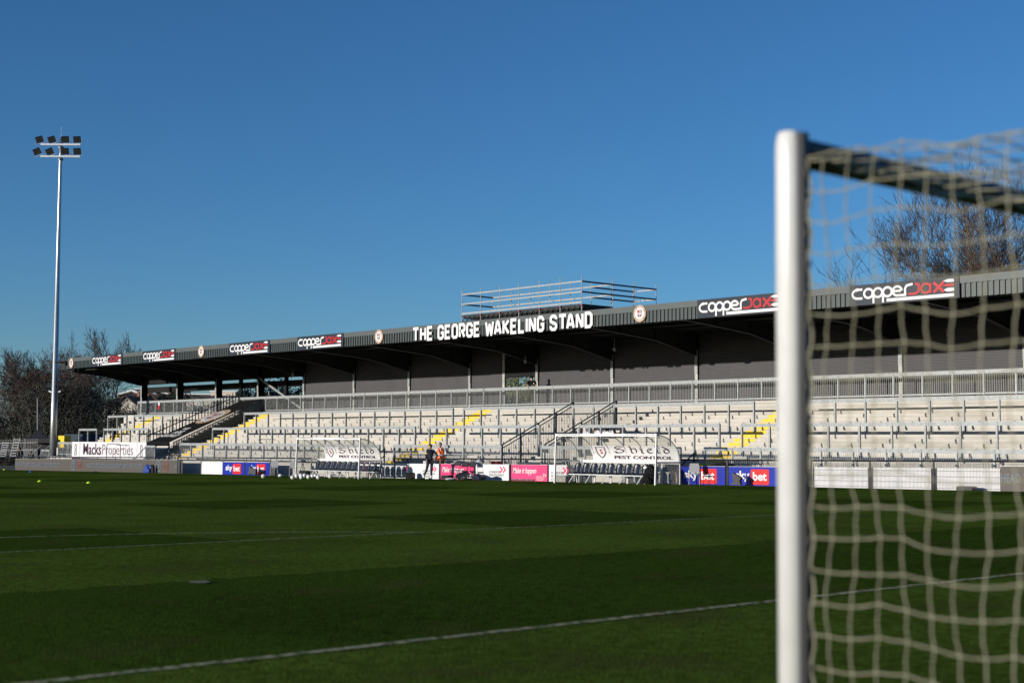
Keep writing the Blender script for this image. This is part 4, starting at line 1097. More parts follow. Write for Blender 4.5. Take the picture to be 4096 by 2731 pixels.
obox('wedge_speaker', 1623, 1642, 1889, 1913, 44.3, 'blackplastic', 'black wedge speaker in front of the white college boards', 'speaker', .3, .35)
lumpy('covered_kit_box', 1827, 1893, 1886, 1917, 43.9, 'blackplastic', 'shiny black plastic-wrapped box in front of the folding chairs', 'covered box', 5)
lumpy('kit_bag', 1890, 1936, 1893, 1918, 43.95, 'navycloth', 'low navy bag right of the shiny black box', 'bag', 9)
obox('monitor_case', 1765, 1792, 1900, 1915, 43.9, 'black', 'low black equipment case below the pink board', 'case', .3, .2)
lumpy('white_cap', 1790, 1808, 1909, 1918, 43.6, 'white', 'small white dome on the grass left of the black box', 'dome', 3)
obox('red_crate', 1964, 1986, 1845, 1861, 45.7, 'brightred', 'red box behind the barrier above the white college board', 'box', .4, .05)
obox('paper_box', 1692, 1704, 1840, 1858, 45.7, 'white', 'white box behind the barrier left of the man in navy', 'box', .3, .05); obox('paper_box', 1816, 1830, 1842, 1860, 45.7, 'white', 'white box behind the barrier right of the steward', 'box', .3, .05)
lumpy('wrapped_camera', 1911, 1930, 1832, 1852, 44.95, 'foil', 'foil-wrapped camera hung on the barrier rail', 'camera', 6)
obox('wheeled_case', 3825, 3887, 1944, 1962, 44.4, 'black', 'low black box at the foot of the mesh barrier', 'box', .35, .2)
lumpy('netting_bundle', 2856, 2933, 1846, 1870, 45.3, 'blackcloth', 'dark netting heaped on the barrier above the blue boards', 'netting', 8)
lumpy('coat', 2584, 2622, 1855, 1912, 43.35, 'blackcloth', 'black coat slumped over the last seat of the right dugout', 'coat', 12)
lumpy('kit_bag', 2565, 2616, 1893, 1934, 43.15, 'blackcloth', 'black holdall standing below the coat in the right dugout', 'bag', 15)
lumpy('discarded_bib', 371, 394, 1884, 1890, 44.2, 'blackcloth', 'flat black bib on the grass before the left screen', 'bib', 4)
obox('speaker_box', 1196, 1224, 1882, 1898, 43.1, 'black', 'black box under the tripod camera in the left dugout', 'box', .3, .1)
obox('concrete_blocks', 2224, 2262, 1903, 1927, 43.6, 'brickblk', 'stack of grey concrete blocks in the left corner of the right dugout', 'blocks', .4, .02)
U, V = 43.0, VU(1211, 43, 1870); g = gz(U, V); t = thing('tripod_camera', 'camera on a black tripod inside the left dugout', 'camera', (U, V, g))
MB().box(U - .08, U + .1, V - .14, V + .1, g + .80, g + .90).build('camera_body', M['black'], t)
for a in (0, 2.1, 4.2): MB().tube([(U, V, g + .78), (U + .25 * math.cos(a), V + .25 * math.sin(a), g)], .014, 6).build('leg', M['black'], t)
def arch(x0, x1, y0, y1, U, label, sign=False):
    va, vb = VU(x0, U, y0), VU(x1, U, y0); zt = zU((x0 + x1) / 2, y0, U); zb = zU((x0 + x1) / 2, y1, U)
    t = thing('arch_frame', label, 'frame', (U, (va + vb) / 2, zb), 'black tubular arch frames')
    r = .12; pts = [(U, va, zb), (U, va, zt - r), (U, va - r * .3, zt - r * .3), (U, va - r, zt), (U, vb + r, zt), (U, vb + r * .3, zt - r * .3), (U, vb, zt - r), (U, vb, zb)]
    MB().tube(pts, .022, 6).build('tube', M['black'], t)
    MB().tube([(U - .3, va, zb + .02), (U + .3, va, zb + .02)], .02, 6).build('foot', M['black'], t); MB().tube([(U - .3, vb, zb + .02), (U + .3, vb, zb + .02)], .02, 6).build('foot', M['black'], t)
    if sign:
        c = (va + vb) / 2; f = face_pitch(U - .03, c + .17, zt - .75); p = MB(); rect(p, f, 0, 0, .34, .52, 0, .01); p.build('sign_plate', M['black'], t); badge(t, face_pitch(U - .045, c, zt - .49), 0, 0, .16)
arch(428, 482, 1775, 1842, 45.6, 'black tubular arch frame in front of the white properties banner')
arch(844, 913, 1729, 1797, 47.2, 'black tubular arch frame with small round badge on the terrace behind the blank board', True)

# ------------------------------------------------------------------ people
def skin(verts, edges, rad, sub=2):
    me = bpy.data.meshes.new('s'); me.from_pydata(verts, edges, []); ob = bpy.data.objects.new('s', me); COL.objects.link(ob)
    ob.modifiers.new('a', 'SKIN')
    if not me.skin_vertices: me.skin_vertices.new()
    for i, r in enumerate(rad):
        sv = me.skin_vertices[0].data[i]; r = r if isinstance(r, tuple) else (r, r); sv.radius = r; sv.use_root = (i == 0)
    m2 = ob.modifiers.new('b', 'SUBSURF'); m2.levels = sub; m2.render_levels = sub
    dg = bpy.context.evaluated_depsgraph_get(); r = bpy.data.meshes.new_from_object(ob.evaluated_get(dg))
    out = ([tuple(v.co) for v in r.vertices], [tuple(p.vertices) for p in r.polygons])
    bpy.data.objects.remove(ob); bpy.data.meshes.remove(r); return out
SR = Vector((.749, -.663, 0)).normalized(); SD = Vector((.663, .749, 0)).normalized()   # towards the right of the view / away from it
def person(label, base, J, look, top, legs, hair='hair', sleeve=1, extra=None, k=1., shoes='black', socks=None, parts=True):
    """J: joints in metres (right, away, up): hip chest neck head, sl el hl sr er hr, kl al tl kr ar tr ; look = facing direction (right, away)"""
    B = Vector(base); W = lambda p: B + SR * p[0] * k + SD * p[1] * k + Vector((0, 0, p[2] * k))
    t = thing('person', label, 'person', base)
    names = ['hip', 'chest', 'neck', 'head', 'sl', 'el', 'hl', 'sr', 'er', 'hr', 'kl', 'al', 'tl', 'kr', 'ar', 'tr']
    P = {n: W(J[n]) for n in names}; mid = (P['hip'] + P['chest']) / 2
    ax = (P['sr'] - P['sl']).normalized() * .09 * k
    lk = (SR * look[0] + SD * look[1]).normalized(); sd = lk.cross(Vector((0, 0, 1)))
    def build(name, m, vs, es, rs, par=t, more=None):
        v, f = skin(vs, es, [tuple(q * k for q in r) if isinstance(r, tuple) else r * k for r in rs]); mb = MB(); mb.add(v, f)
        if more: more(mb)
        return mb.build(name, M[m], par, smooth=True)
    hl, hr = P['hip'] - ax, P['hip'] + ax
    def headhands(mb):
        c = P['head']; rings = []          # head shaped by rings: jaw, mouth, cheek, brow, crown
        for z, a, b, o in ((-.125, .030, .035, .035), (-.105, .048, .055, .025), (-.06, .062, .078, .012), (-.01, .072, .090, .004), (.04, .075, .098, -.004), (.08, .068, .088, -.008), (.11, .045, .058, -.01), (.122, .015, .02, -.01)):
            rings.append([c + Vector((0, 0, z * k)) + (sd * math.cos(q * .5236) * a + lk * (math.sin(q * .5236) * b + o)) * k for q in range(12)])
        mb.loft(rings)
        mb.loft([[c + (lk * x + sd * y) * k + Vector((0, 0, z * k)) for x, y in ((.088, -.008), (.088, .008), (n, .006), (n, -.006))] for z, n in ((-.045, .092), (-.03, .118), (.015, .098))])   # nose
        for s in (-1, 1): mb.ball(c + (sd * s * .076 - lk * .005) * k + Vector((0, 0, -.01 * k)), .022 * k, 8, 6, (.7, .7, 1.3))
        for h, e in ((P['hl'], P['el']), (P['hr'], P['er'])):
            d = (h - e).normalized(); s = d.cross(Vector((0, 0, 1))); s = s.normalized() if s.length > .2 else SR.copy(); n = d.cross(s)
            v, f = skin([tuple(h - d * .02 * k), tuple(h + d * .05 * k), tuple(h + d * .085 * k)], [(0, 1), (1, 2)], [(.024 * k, .024 * k), (.036 * k, .020 * k), (.034 * k, .017 * k)], 1); mb.add(v, f)
            for i, L in enumerate((.062, .072, .067, .052)):
                a0 = h + d * .085 * k + s * (i - 1.5) * .018 * k; a1 = a0 + (d * .8 + n * .25) * L * .5 * k; a2 = a1 + (d * .35 + n * .8) * L * .5 * k
                mb.tube([a0 - d * .015, a0, a1, a2], [.0095 * k, .0095 * k, .0085 * k, .007 * k], 6)
            a0 = h + d * .03 * k + s * .03 * k; mb.tube([a0, a0 + (s * .7 + d * .7) * .03 * k, a0 + (s * .4 + d) * .055 * k], [.012 * k, .011 * k, .008 * k], 6)
    body = build('body', 'skin', [P['hip'], mid, P['chest'], P['neck'], P['neck'] * .6 + P['head'] * .4, P['sl'], P['el'], P['hl'], P['sr'], P['er'], P['hr'], hl, P['kl'], P['al'], hr, P['kr'], P['ar']],
          [(0, 1), (1, 2), (2, 3), (3, 4), (2, 5), (5, 6), (6, 7), (2, 8), (8, 9), (9, 10), (0, 11), (11, 12), (12, 13), (0, 14), (14, 15), (15, 16)],
          [.11, .105, .12, .05, .045, .05, .036, .026, .05, .036, .026, .075, .05, .034, .075, .05, .034], more=headhands)
    el = P['el'] if sleeve < 1 else P['hl']; er = P['er'] if sleeve < 1 else P['hr']
    sl2 = P['sl'].lerp(P['el'], .8) if sleeve < 1 else P['el']; sr2 = P['sr'].lerp(P['er'], .8) if sleeve < 1 else P['er']
    low = P['hip'] + Vector((0, 0, -.06 * k))
    if sleeve < 1:
        vs = [low, mid, P['chest'], P['neck'], P['sl'], sl2, P['sr'], sr2]; es = [(0, 1), (1, 2), (2, 3), (2, 4), (4, 5), (2, 6), (6, 7)]; rs = [(.15, .12), (.145, .12), (.155, .13), .062, .075, .062, .075, .062]
    else:
        vs = [low, mid, P['chest'], P['neck'], P['sl'], sl2, P['hl'].lerp(P['el'], .12), P['sr'], sr2, P['hr'].lerp(P['er'], .12)]; es = [(0, 1), (1, 2), (2, 3), (2, 4), (4, 5), (5, 6), (2, 7), (7, 8), (8, 9)]; rs = [(.15, .12), (.145, .12), (.155, .13), .062, .078, .058, .042, .078, .058, .042]
    build('top', top, vs, es, rs)
    build('trousers', legs, [P['hip'] + Vector((0, 0, -.02)), hl + Vector((0, 0, -.05)), P['kl'], P['al'] + Vector((0, 0, .05)), hr + Vector((0, 0, -.05)), P['kr'], P['ar'] + Vector((0, 0, .05))], [(0, 1), (1, 2), (2, 3), (0, 4), (4, 5), (5, 6)], [.125, .10, .066, .045, .10, .066, .045])
    for a, b in ((P['al'], P['tl']), (P['ar'], P['tr'])):
        d = (b - a); d.z = 0; heel = a - d.normalized() * .06 * k; q = Vector((0, 0, 1))
        heel.z = b.z = a.z - .045 * k
        build('shoe', shoes, [tuple(heel), tuple(heel.lerp(b, .5)), tuple(b)], [(0, 1), (1, 2)], [.042, .046, .036])
        if socks: MB().tube([a + q * .10 * k, a - q * .03 * k], [.05 * k, .045 * k], 10).build('sock', M[socks], t, smooth=True)
    c = P['head']; hm = MB(); rings = []
    for z, a, b, o in ((.015, .080, .060, -.048), (.05, .083, .092, -.020), (.09, .078, .100, -.012), (.118, .058, .075, -.012), (.135, .02, .03, -.012)):
        rings.append([c + Vector((0, 0, z * k)) + (sd * math.cos(q * .5236) * a + lk * (math.sin(q * .5236) * b + o)) * k for q in range(12)])
    hm.loft(rings); hm.loft([[c + Vector((0, 0, z * k)) + (sd * math.cos(q * .6283) * a + lk * (-abs(math.sin(q * .6283)) * b - .02)) * k for q in range(6)] for z, a, b in ((-.07, .055, .065), (-.02, .074, .082), (.05, .080, .088))])
    hm.build('hair', M[hair], t, smooth=True)
    em = MB()
    for s in (-1, 1): em.ball(c + (sd * s * .03 + lk * .082) * k + Vector((0, 0, .005 * k)), .011 * k, 6, 4)
    em.build('eyes', M['black'], t)
    if extra: extra(t, P, W, lk, sd)
    return t
bx = VU(1712, 43.6, 1900)
def ex1(t, P, W, lk, sd):
    MB().tube([P['sl'].lerp(P['el'], .42), P['sl'].lerp(P['el'], .60)], .072, 10).build('yellow_armband', M['yellow'], t)
person('man in a navy tracksuit, hand on hip, in front of the white college board', (43.6, bx, gz(43.6, bx)),
       dict(hip=(.10, 0, .93), chest=(.12, 0, 1.30), neck=(.11, 0, 1.46), head=(.08, .01, 1.58), sl=(-.04, -.06, 1.38), el=(-.10, -.10, 1.12), hl=(-.06, -.16, .93), sr=(.27, .04, 1.37), er=(.46, -.02, 1.15), hr=(.34, -.06, 1.03),
            kl=(-.06, -.04, .50), al=(-.20, 0, .10), tl=(-.40, -.02, .03), kr=(.16, .02, .50), ar=(.15, .06, .09), tr=(.02, .16, .03)), (-.85, -.15), 'navycloth', 'navycloth', extra=ex1, socks='sock', k=1.0)
by = VU(1762, 45.95, 1900)
def ex2(t, P, W, lk, sd):
    mb = MB(); mb.loft([[W((a * math.cos(q * .3927), b * math.sin(q * .3927), z)) for q in range(16)] for z, a, b in ((.84, .22, .17), (1.0, .21, .17), (1.2, .225, .18), (1.34, .22, .175), (1.43, .19, .14), (1.49, .10, .09))])
    mb.build('hi_vis_vest', M['orange'], t, smooth=True)
    MB().tube([W((-.10, -.165, 1.42)), W((-.02, -.19, 1.25)), W((.0, -.19, 1.0))], .018, 6).build('vest_edge', M['blackcloth'], t)
    c = P['head']; g = MB(); g.loft([[c + lk * (.086 + .012 * i) + sd * y + Vector((0, 0, z)) for y, z in ((-.07, -.005), (.07, -.005), (.07, .03), (-.07, .03))] for i in range(2)]); g.build('sunglasses', M['black'], t)
    MB().tube([W((.0, -.12, 1.47)), W((.0, -.175, 1.36))], .03, 6).build('shirt_front', M['shirt'], t)
person('steward in an orange hi-vis vest and sunglasses with folded arms behind the barrier', (45.95, by, gz(45.95, by)),
       dict(hip=(0, 0, .95), chest=(0, 0, 1.32), neck=(-.01, -.01, 1.50), head=(-.03, -.03, 1.63), sl=(-.20, 0, 1.42), el=(-.25, -.10, 1.16), hl=(.02, -.26, 1.17), sr=(.20, 0, 1.42), er=(.26, -.10, 1.14), hr=(-.04, -.27, 1.12),
            kl=(-.12, 0, .52), al=(-.13, 0, .09), tl=(-.16, -.14, .03), kr=(.12, 0, .52), ar=(.13, 0, .09), tr=(.16, -.14, .03)), (-.35, -1), 'shirt', 'blackcloth', extra=ex2, k=1.03)
bz = VU(2127, 54.95, 1560)
def ex3(t, P, W, lk, sd):
    c = P['head']; m = MB(); m.ball(c + Vector((0, 0, .07)), .12, 12, 6, (1, 1, .75)); m.build('hat', M['blackcloth'], t, smooth=True)
    f = frame(W((.10, -.155, 1.28)), (SR.x, SR.y, 0), (0, 0, 1)); m = MB(); flat(m, f, [(.035 * math.cos(q), .035 * math.sin(q)) for q in (0, .8, 1.6, 2.4, 3.1, 3.9, 4.7, 5.5)]); text(m, f, 'SPORT', -.16, -.16, .18, .05); m.build('shirt_print', M['signwhite'], t)
person('person in a black hat and T-shirt leaning on the walkway fence at the wall opening', (54.95, bz, Zk(16)),
       dict(hip=(.02, .10, .92), chest=(.0, 0, 1.30), neck=(-.01, -.03, 1.45), head=(-.02, -.06, 1.57), sl=(-.19, 0, 1.38), el=(-.27, -.10, 1.18), hl=(-.22, -.22, 1.08), sr=(.19, 0, 1.38), er=(.24, -.10, 1.17), hr=(.06, -.20, 1.08),
            kl=(-.10, .06, .50), al=(-.11, .14, .09), tl=(-.12, 0, .03), kr=(.12, .06, .50), ar=(.12, .14, .09), tr=(.13, 0, .03)), (.2, -1), 'blackcloth', 'blackcloth', sleeve=.5, extra=ex3, k=1.0)
# seated and waiting figures far left
sitJ = dict(hip=(0, 0, .46), chest=(-.02, -.12, .82), neck=(-.02, -.18, .97), head=(-.02, -.24, 1.07), sl=(-.20, -.12, .90), el=(-.24, -.24, .66), hl=(-.10, -.42, .52), sr=(.18, -.12, .90), er=(.22, -.24, .66), hr=(.08, -.42, .52),
            kl=(-.14, -.42, .48), al=(-.14, -.44, .09), tl=(-.14, -.60, .03), kr=(.13, -.42, .48), ar=(.13, -.44, .09), tr=(.13, -.60, .03))
u = Uk(5) + .1; v = VU(455, u, 1720)
person('person in dark clothes sitting bent forward on the left terrace behind the rail', (u, v, Zk(5) + .02 - .2), sitJ, (0, -1), 'blackcloth', 'blackcloth', k=.95)
stJ = dict(hip=(0, 0, .95), chest=(0, 0, 1.32), neck=(0, 0, 1.48), head=(0, 0, 1.60), sl=(-.20, 0, 1.40), el=(-.25, 0, 1.13), hl=(-.24, -.05, .90), sr=(.20, 0, 1.40), er=(.25, 0, 1.13), hr=(.24, -.05, .90),
           kl=(-.10, 0, .50), al=(-.11, 0, .09), tl=(-.13, .14, .03), kr=(.10, 0, .50), ar=(.11, 0, .09), tr=(.13, .14, .03))
def strap(t, P, W, lk, sd):
    for s in (-1, 1): MB().bar(W((s * .10, -.17, 1.42)), W((s * .13, -.17, 1.05)), .03, .01).build('pale_strap', M['alu'], t)
for x, y0, l in ((79, 1788, 'tall dark figure with pale shoulder straps at the far left behind the barrier'), (124, 1803, 'shorter dark figure with pale straps right of the tall one, far left')):
    u = 46.0; v = VU(x, u, 1830); gg = gz(u, v); h = zU(x, y0, u) - gg
    person(l, (u, v, gg), stJ, (0, 1), 'blackcloth', 'blackcloth', extra=strap, k=min(1.05, h / 1.74))

# ------------------------------------------------------------------ goal
t = thing('goal', 'white football goal with olive net in the right foreground', 'goal', (PU, PV, gz(PU, PV)))
g = gz(PU, PV); H = 2.46; L = 7.32; DP = 1.9
def dround(f, r=.052, n=20, half=None):
    a0, a1 = (0, 2 * math.pi) if half is None else half
    return [f(r * math.cos(a0 + (a1 - a0) * i / n), r * math.sin(a0 + (a1 - a0) * i / n)) for i in range(n + (0 if half is None else 1))]
for i, u in enumerate((PU, PU + L)):
    p = MB(); s = 1 if i == 0 else -1
    rings = [[(u + x * .92, PV + y, z) for x, y in dround(lambda a, b: (a, b * 1.08), .0455, 28)] for z in (g - .1, g + H - .06)]
    for k in range(1, 6):
        q = R(18 * k); rings.append([(u + x * .92 * (1 if k < 5 else .55) * (math.cos(q) * .35 + .65), PV + y * (math.cos(q) * .35 + .65) * (1 if k < 5 else .55), g + H - .06 + .075 * math.sin(q)) for x, y in dround(lambda a, b: (a, b * 1.08), .0455, 28)])
    p.loft(rings); p.build('post', M['goalwhite'], t, smooth=True)
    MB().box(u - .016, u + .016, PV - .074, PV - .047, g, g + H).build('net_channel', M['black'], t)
cb = MB(); cb.loft([[(u, PV + y, g + H - .053 + z) for y, z in dround(lambda a, b: (a, b), .053, 14, (-math.pi / 2, math.pi / 2))] for u in (PU + .04, PU + L - .04)]); cb.build('crossbar', M['goalwhite'], t, smooth=False)
cr = MB(); cr.loft([[(u, PV + y - .001, g + H - .053 + z) for y, z in dround(lambda a, b: (a, b), .0525, 14, (math.pi / 2, 3 * math.pi / 2))] for u in (PU + .04, PU + L - .04)]); cr.build('crossbar_shaded_rear', M['black'], t, smooth=False)  # rear half coloured black to stand for the shade on the bar's back
# rear frame standing clear of the net
for u in (PU - .05, PU + L + .05):
    MB().tube([(u, PV - 2.3, g), (u, PV - 2.3, g + 2.2)], .03, 10).build('rear_post', M['black'], t)
def wob(a, b, c): return .006 * math.sin(a * 5.1 + c) + .005 * math.sin(b * 9.7 + c * 2.3)
cell = .105
def cords(name, f, na, nb, kr=.0028, seed=0):
    """net surface f(i, j) with na x nb cells, one cord per row and column"""
    mb = MB(); rnd = random.Random(seed); jit = {}
    def Q(i, j):
        if (i, j) not in jit: jit[(i, j)] = Vector((rnd.uniform(-.005, .005), rnd.uniform(-.006, .006), rnd.uniform(-.008, .008)))
        return f(i, j) + jit[(i, j)]
    for i in range(na + 1):
        pts = []
        for j in range(nb + 1):
            pts.append(Q(i, j))
            if j < nb: pts.append((Q(i, j) + Q(i, j + 1)) / 2 + Vector((0, .006, -.003)))
        mb.tube(pts, kr, 4, False)
    for j in range(nb + 1):
        pts = []
        for i in range(na + 1):
            pts.append(Q(i, j))
            if i < na: pts.append((Q(i, j) + Q(i + 1, j)) / 2 + Vector((0, 0, -.003)))
        mb.tube(pts, kr, 4, False)
    for (i, j), _ in list(jit.items()): mb.ball(Q(i, j), kr * 2.1, 5, 4)
    return mb.build(name, M['net'], t)
topz = lambda q: g + 2.37 - .045 * q + .05 * max(0, q - 1.0)
n1 = 18
for u, sd_ in ((PU, 1), (PU + L, 2)):
    def fs(i, j, u=u): y = PV - .06 - i * .0975; z = g + (topz(i * .0975) - g) * j / 22; return Vector((u + wob(y, z, u), y + .012 * math.sin(j * .9 + i), z - .012 * math.sin(i * 1.3)))
    cords('side_net', fs, n1, 22, seed=sd_)
def ft(i, j): u = PU + i * L / 62; q = .06 + j * .117; return Vector((u, PV - q, topz(q) - .05 * math.sin(3.14 * j / 15) * math.sin(3.14 * i / 62) + .012 * math.sin(i * 1.7 + j)))
cords('roof_net', ft, 62, 15, seed=5)
def fb2(i, j): u = PU + i * L / 62; return Vector((u, PV - 1.82 + .03 * math.sin(i + j), g + (topz(1.8) - g) * j / 22))
cords('rear_net', fb2, 62, 22, seed=6)
for k, (dy, dz, rr) in enumerate(((-.075, -.035, .008), (-.085, -.055, .006), (-.07, -.015, .006))):
    pts = [(PU + .06 + q * .06, PV + dy - .012 * math.sin(q * .9 + k * 2), g + H - .053 + dz + .018 * math.sin(q * .33 + k) + .006 * math.sin(q * 1.3)) for q in range(120)]
    MB().tube(pts, rr, 6).build('net_hem', M['net'], t, smooth=True)
pts = [(PU + .006 * math.sin(q * 1.1), PV - .088 - .006 * math.cos(q * 1.1), g + .02 + q * .03) for q in range(79)]
MB().tube(pts, .004, 5).build('net_lacing', M['net'], t)
for i in range(22): MB().box(PU - .010, PU + .010, PV - .085, PV - .073, g + .1 + i * .105, g + .125 + i * .105).build('net_clip', M['black'], t)

# ------------------------------------------------------------------ floodlight
U, V = 47.3, VU(222, 47.3, 1500); gb = -1.2; zt = zU(244, 556, 47.3)
t = thing('floodlight_mast', 'tall galvanised floodlight mast with eight black lamps at the far left', 'floodlight', (U, V, gb))
mm = MB(); hs = [gb, 5, 5.02, 12, 12.02, 18, zU(244, 628, 47.3), zt]; rs = [.27, .235, .225, .19, .18, .15, .125, .09]
top = far(244, 560, 111); V2 = V + .28
mm.tube([(U, V + (V2 - V) * (z - gb) / (zt - gb), z) for z in hs], rs, 16); mm.build('mast', M['mastmetal'], t, smooth=True)
MB().tube([(U, V, gb), (U, V, gb + .3)], .5, 12).build('base_plate', M['galv'], t)
for k, (py, xs) in enumerate(((581, (161, 211, 263, 311)), (628, (154, 205, 264, 313)))):
    z = zU(244, py, 47.3); c = Vector((U, V2 - .06, z)) - SD * .16
    MB().bar(c - SR * 1.55, c + SR * 1.55, .14, .14).build('cross_arm', M['alu'], t)
    MB().box(U - .15, U + .15, V2 - .2, V2 + .1, z - .28, z - .12).build('clamp', M['galv'], t)
    for q, x in enumerate(xs):
        a = c + SR * ((x + 0 - 242) * .0192) + Vector((0, 0, .12)); lean = -.30 if q < 2 else -.05
        if k == 1 and q < 2: lean = -.42
        up = (Vector((0, 0, 1)) + SR * lean * 1.0 + SD * -.35).normalized(); rt = (SR - up * SR.dot(up)).normalized(); nn = rt.cross(up)
        lm = MB(); vs = []
        for dd in (0, .14):
            for sx, sy in ((-.3, 0), (.3, 0), (.3, .52), (-.3, .52)): vs.append(a + rt * sx * (1 if dd == 0 else .8) + up * (sy * .97 + .03) + nn * dd * -1)
        lm.add(vs, [(0, 1, 2, 3), (7, 6, 5, 4), (0, 4, 5, 1), (1, 5, 6, 2), (2, 6, 7, 3), (3, 7, 4, 0)]); la = lm.build('lamp', M['glassdark'], t)
        gr = MB()
        for s in (.14, .30): gr.bar(a + up * s - rt * .27 + nn * .012, a + up * s + rt * .27 + nn * .012, .03, .02)
        gr.build('reflector_rib', M['darksteel'], la)
        MB().tube([a + rt * .33 + up * .32, a + rt * .38 + up * .3, a + rt * .36 - up * .03, a - rt * .36 - up * .03, a - rt * .36 + up * .3], .025, 6).build('yoke', M['galv'], la)
MB().tube([(U, V2, zt - .2), (U, V2, zU(250, 507, 47.3))], .012, 5).build('lightning_rod', M['galv'], t)
for s in (-1, 1):
    c = Vector((U, V + .05, zU(220, 1566, 47.3))) + SR * s * .34
    MB().bar(c - SR * .12 + Vector((0, 0, .05 * -s)), c + SR * .12 + Vector((0, 0, .05 * s)), .10, .10).build('camera', M['white'], t)

# ------------------------------------------------------------------ far left corner
t = thing('gazebo', 'black pointed gazebo behind the fence at the far left', 'gazebo', far(153, 1800, 125)); c = far(153, 1840, 125)
P3 = lambda px, py, d=125: far(px, py, d)
apex = P3(153, 1714); ev = [P3(98, 1754, 122), P3(207, 1754, 122), P3(205, 1752, 127.5), P3(104, 1752, 127.5)]
mb = MB(); mids = [(apex.lerp(e, .5) + Vector((0, 0, -.22))) for e in ev]
mb.add([apex] + mids + ev, [(0, 1, 2), (0, 2, 3), (0, 3, 4), (0, 4, 1)] + [(1 + i, 5 + i, 5 + (i + 1) % 4, 1 + (i + 1) % 4) for i in range(4)]); mb.build('canopy', M['tent'], t)
mb = MB(); n = 4
for i in range(4): a, b = ev[i], ev[(i + 1) % 4]; mb.add([a, b, b - Vector((0, 0, .35)), a - Vector((0, 0, .35))], [(0, 1, 2, 3)])
mb.build('valance', M['tent'], t)
mb = MB(); a, b = ev[2], ev[3]; mb.add([a, b, b - Vector((0, 0, 2.2)), a - Vector((0, 0, 2.2))], [(0, 1, 2, 3)]); mb.build('rear_curtain', M['tent'], t)
for e in ev: MB().tube([e, e - Vector((0, 0, 2.4))], .03, 6).build('leg', M['alu'], t)
a, b = far(-20, 1790, 120), far(150, 1786, 118)
palisade('pale palisade fence left of the gazebo', [tuple(a), tuple(b)], 26, .55, 'shadegalv', .7, grp='pale palisade fencing far left')
for i, (x, dx, l) in enumerate(((42, 16, 'aluminium ladder leaning on the pale fence, steeper of the two'), (0, 12, 'aluminium ladder at the very left edge leaning on the pale fence'))):
    t = thing('ladder', l, 'ladder', far(x, 1826, 116), 'aluminium ladders leaning at the far left')
    for s in (0, 22): MB().bar(far(x + s - 2, 1828, 116), far(x + s + dx, 1752 + i * 14, 117), .05).build('rail', M['alu'], t)
    mb = MB()
    for q in range(7): f = (q + .5) / 7; mb.bar(far(x - 2 + dx * f, 1828 - (76 - i * 14) * f, 116 + f), far(x + 20 + dx * f, 1828 - (76 - i * 14) * f, 116 + f), .04)
    mb.build('rungs', M['alu'], t)
mb = MB(); mb.tube([far(150, 1830, 135), far(150, 1592, 135)], .05, 6); t = thing('lamp_post', 'thin grey lamp post with small heads left of the floodlight', 'lamp post', far(150, 1830, 135)); mb.build('pole', M['galv'], t)
for s in (-1, 1): MB().bar(far(150, 1592, 135), far(150 + s * 9, 1588, 135), .16, .10).build('lamp_head', M['darksteel'], t)
obox('equipment_cabinet', 233, 256, 1742, 1800, 52.5, 'yellow', 'yellow cabinet right of the floodlight mast', 'cabinet', .6, .02)
obox('dark_container', 255, 330, 1736, 1830, 56, 'navy_metal', 'dark metal container behind the far end of the terrace', 'container', 2.4, .02)
obox('site_wall', 88, 150, 1793, 1845, 52, 'greycloth', 'low grey panel behind the dark figures at the far left', 'panel', .2, .02)

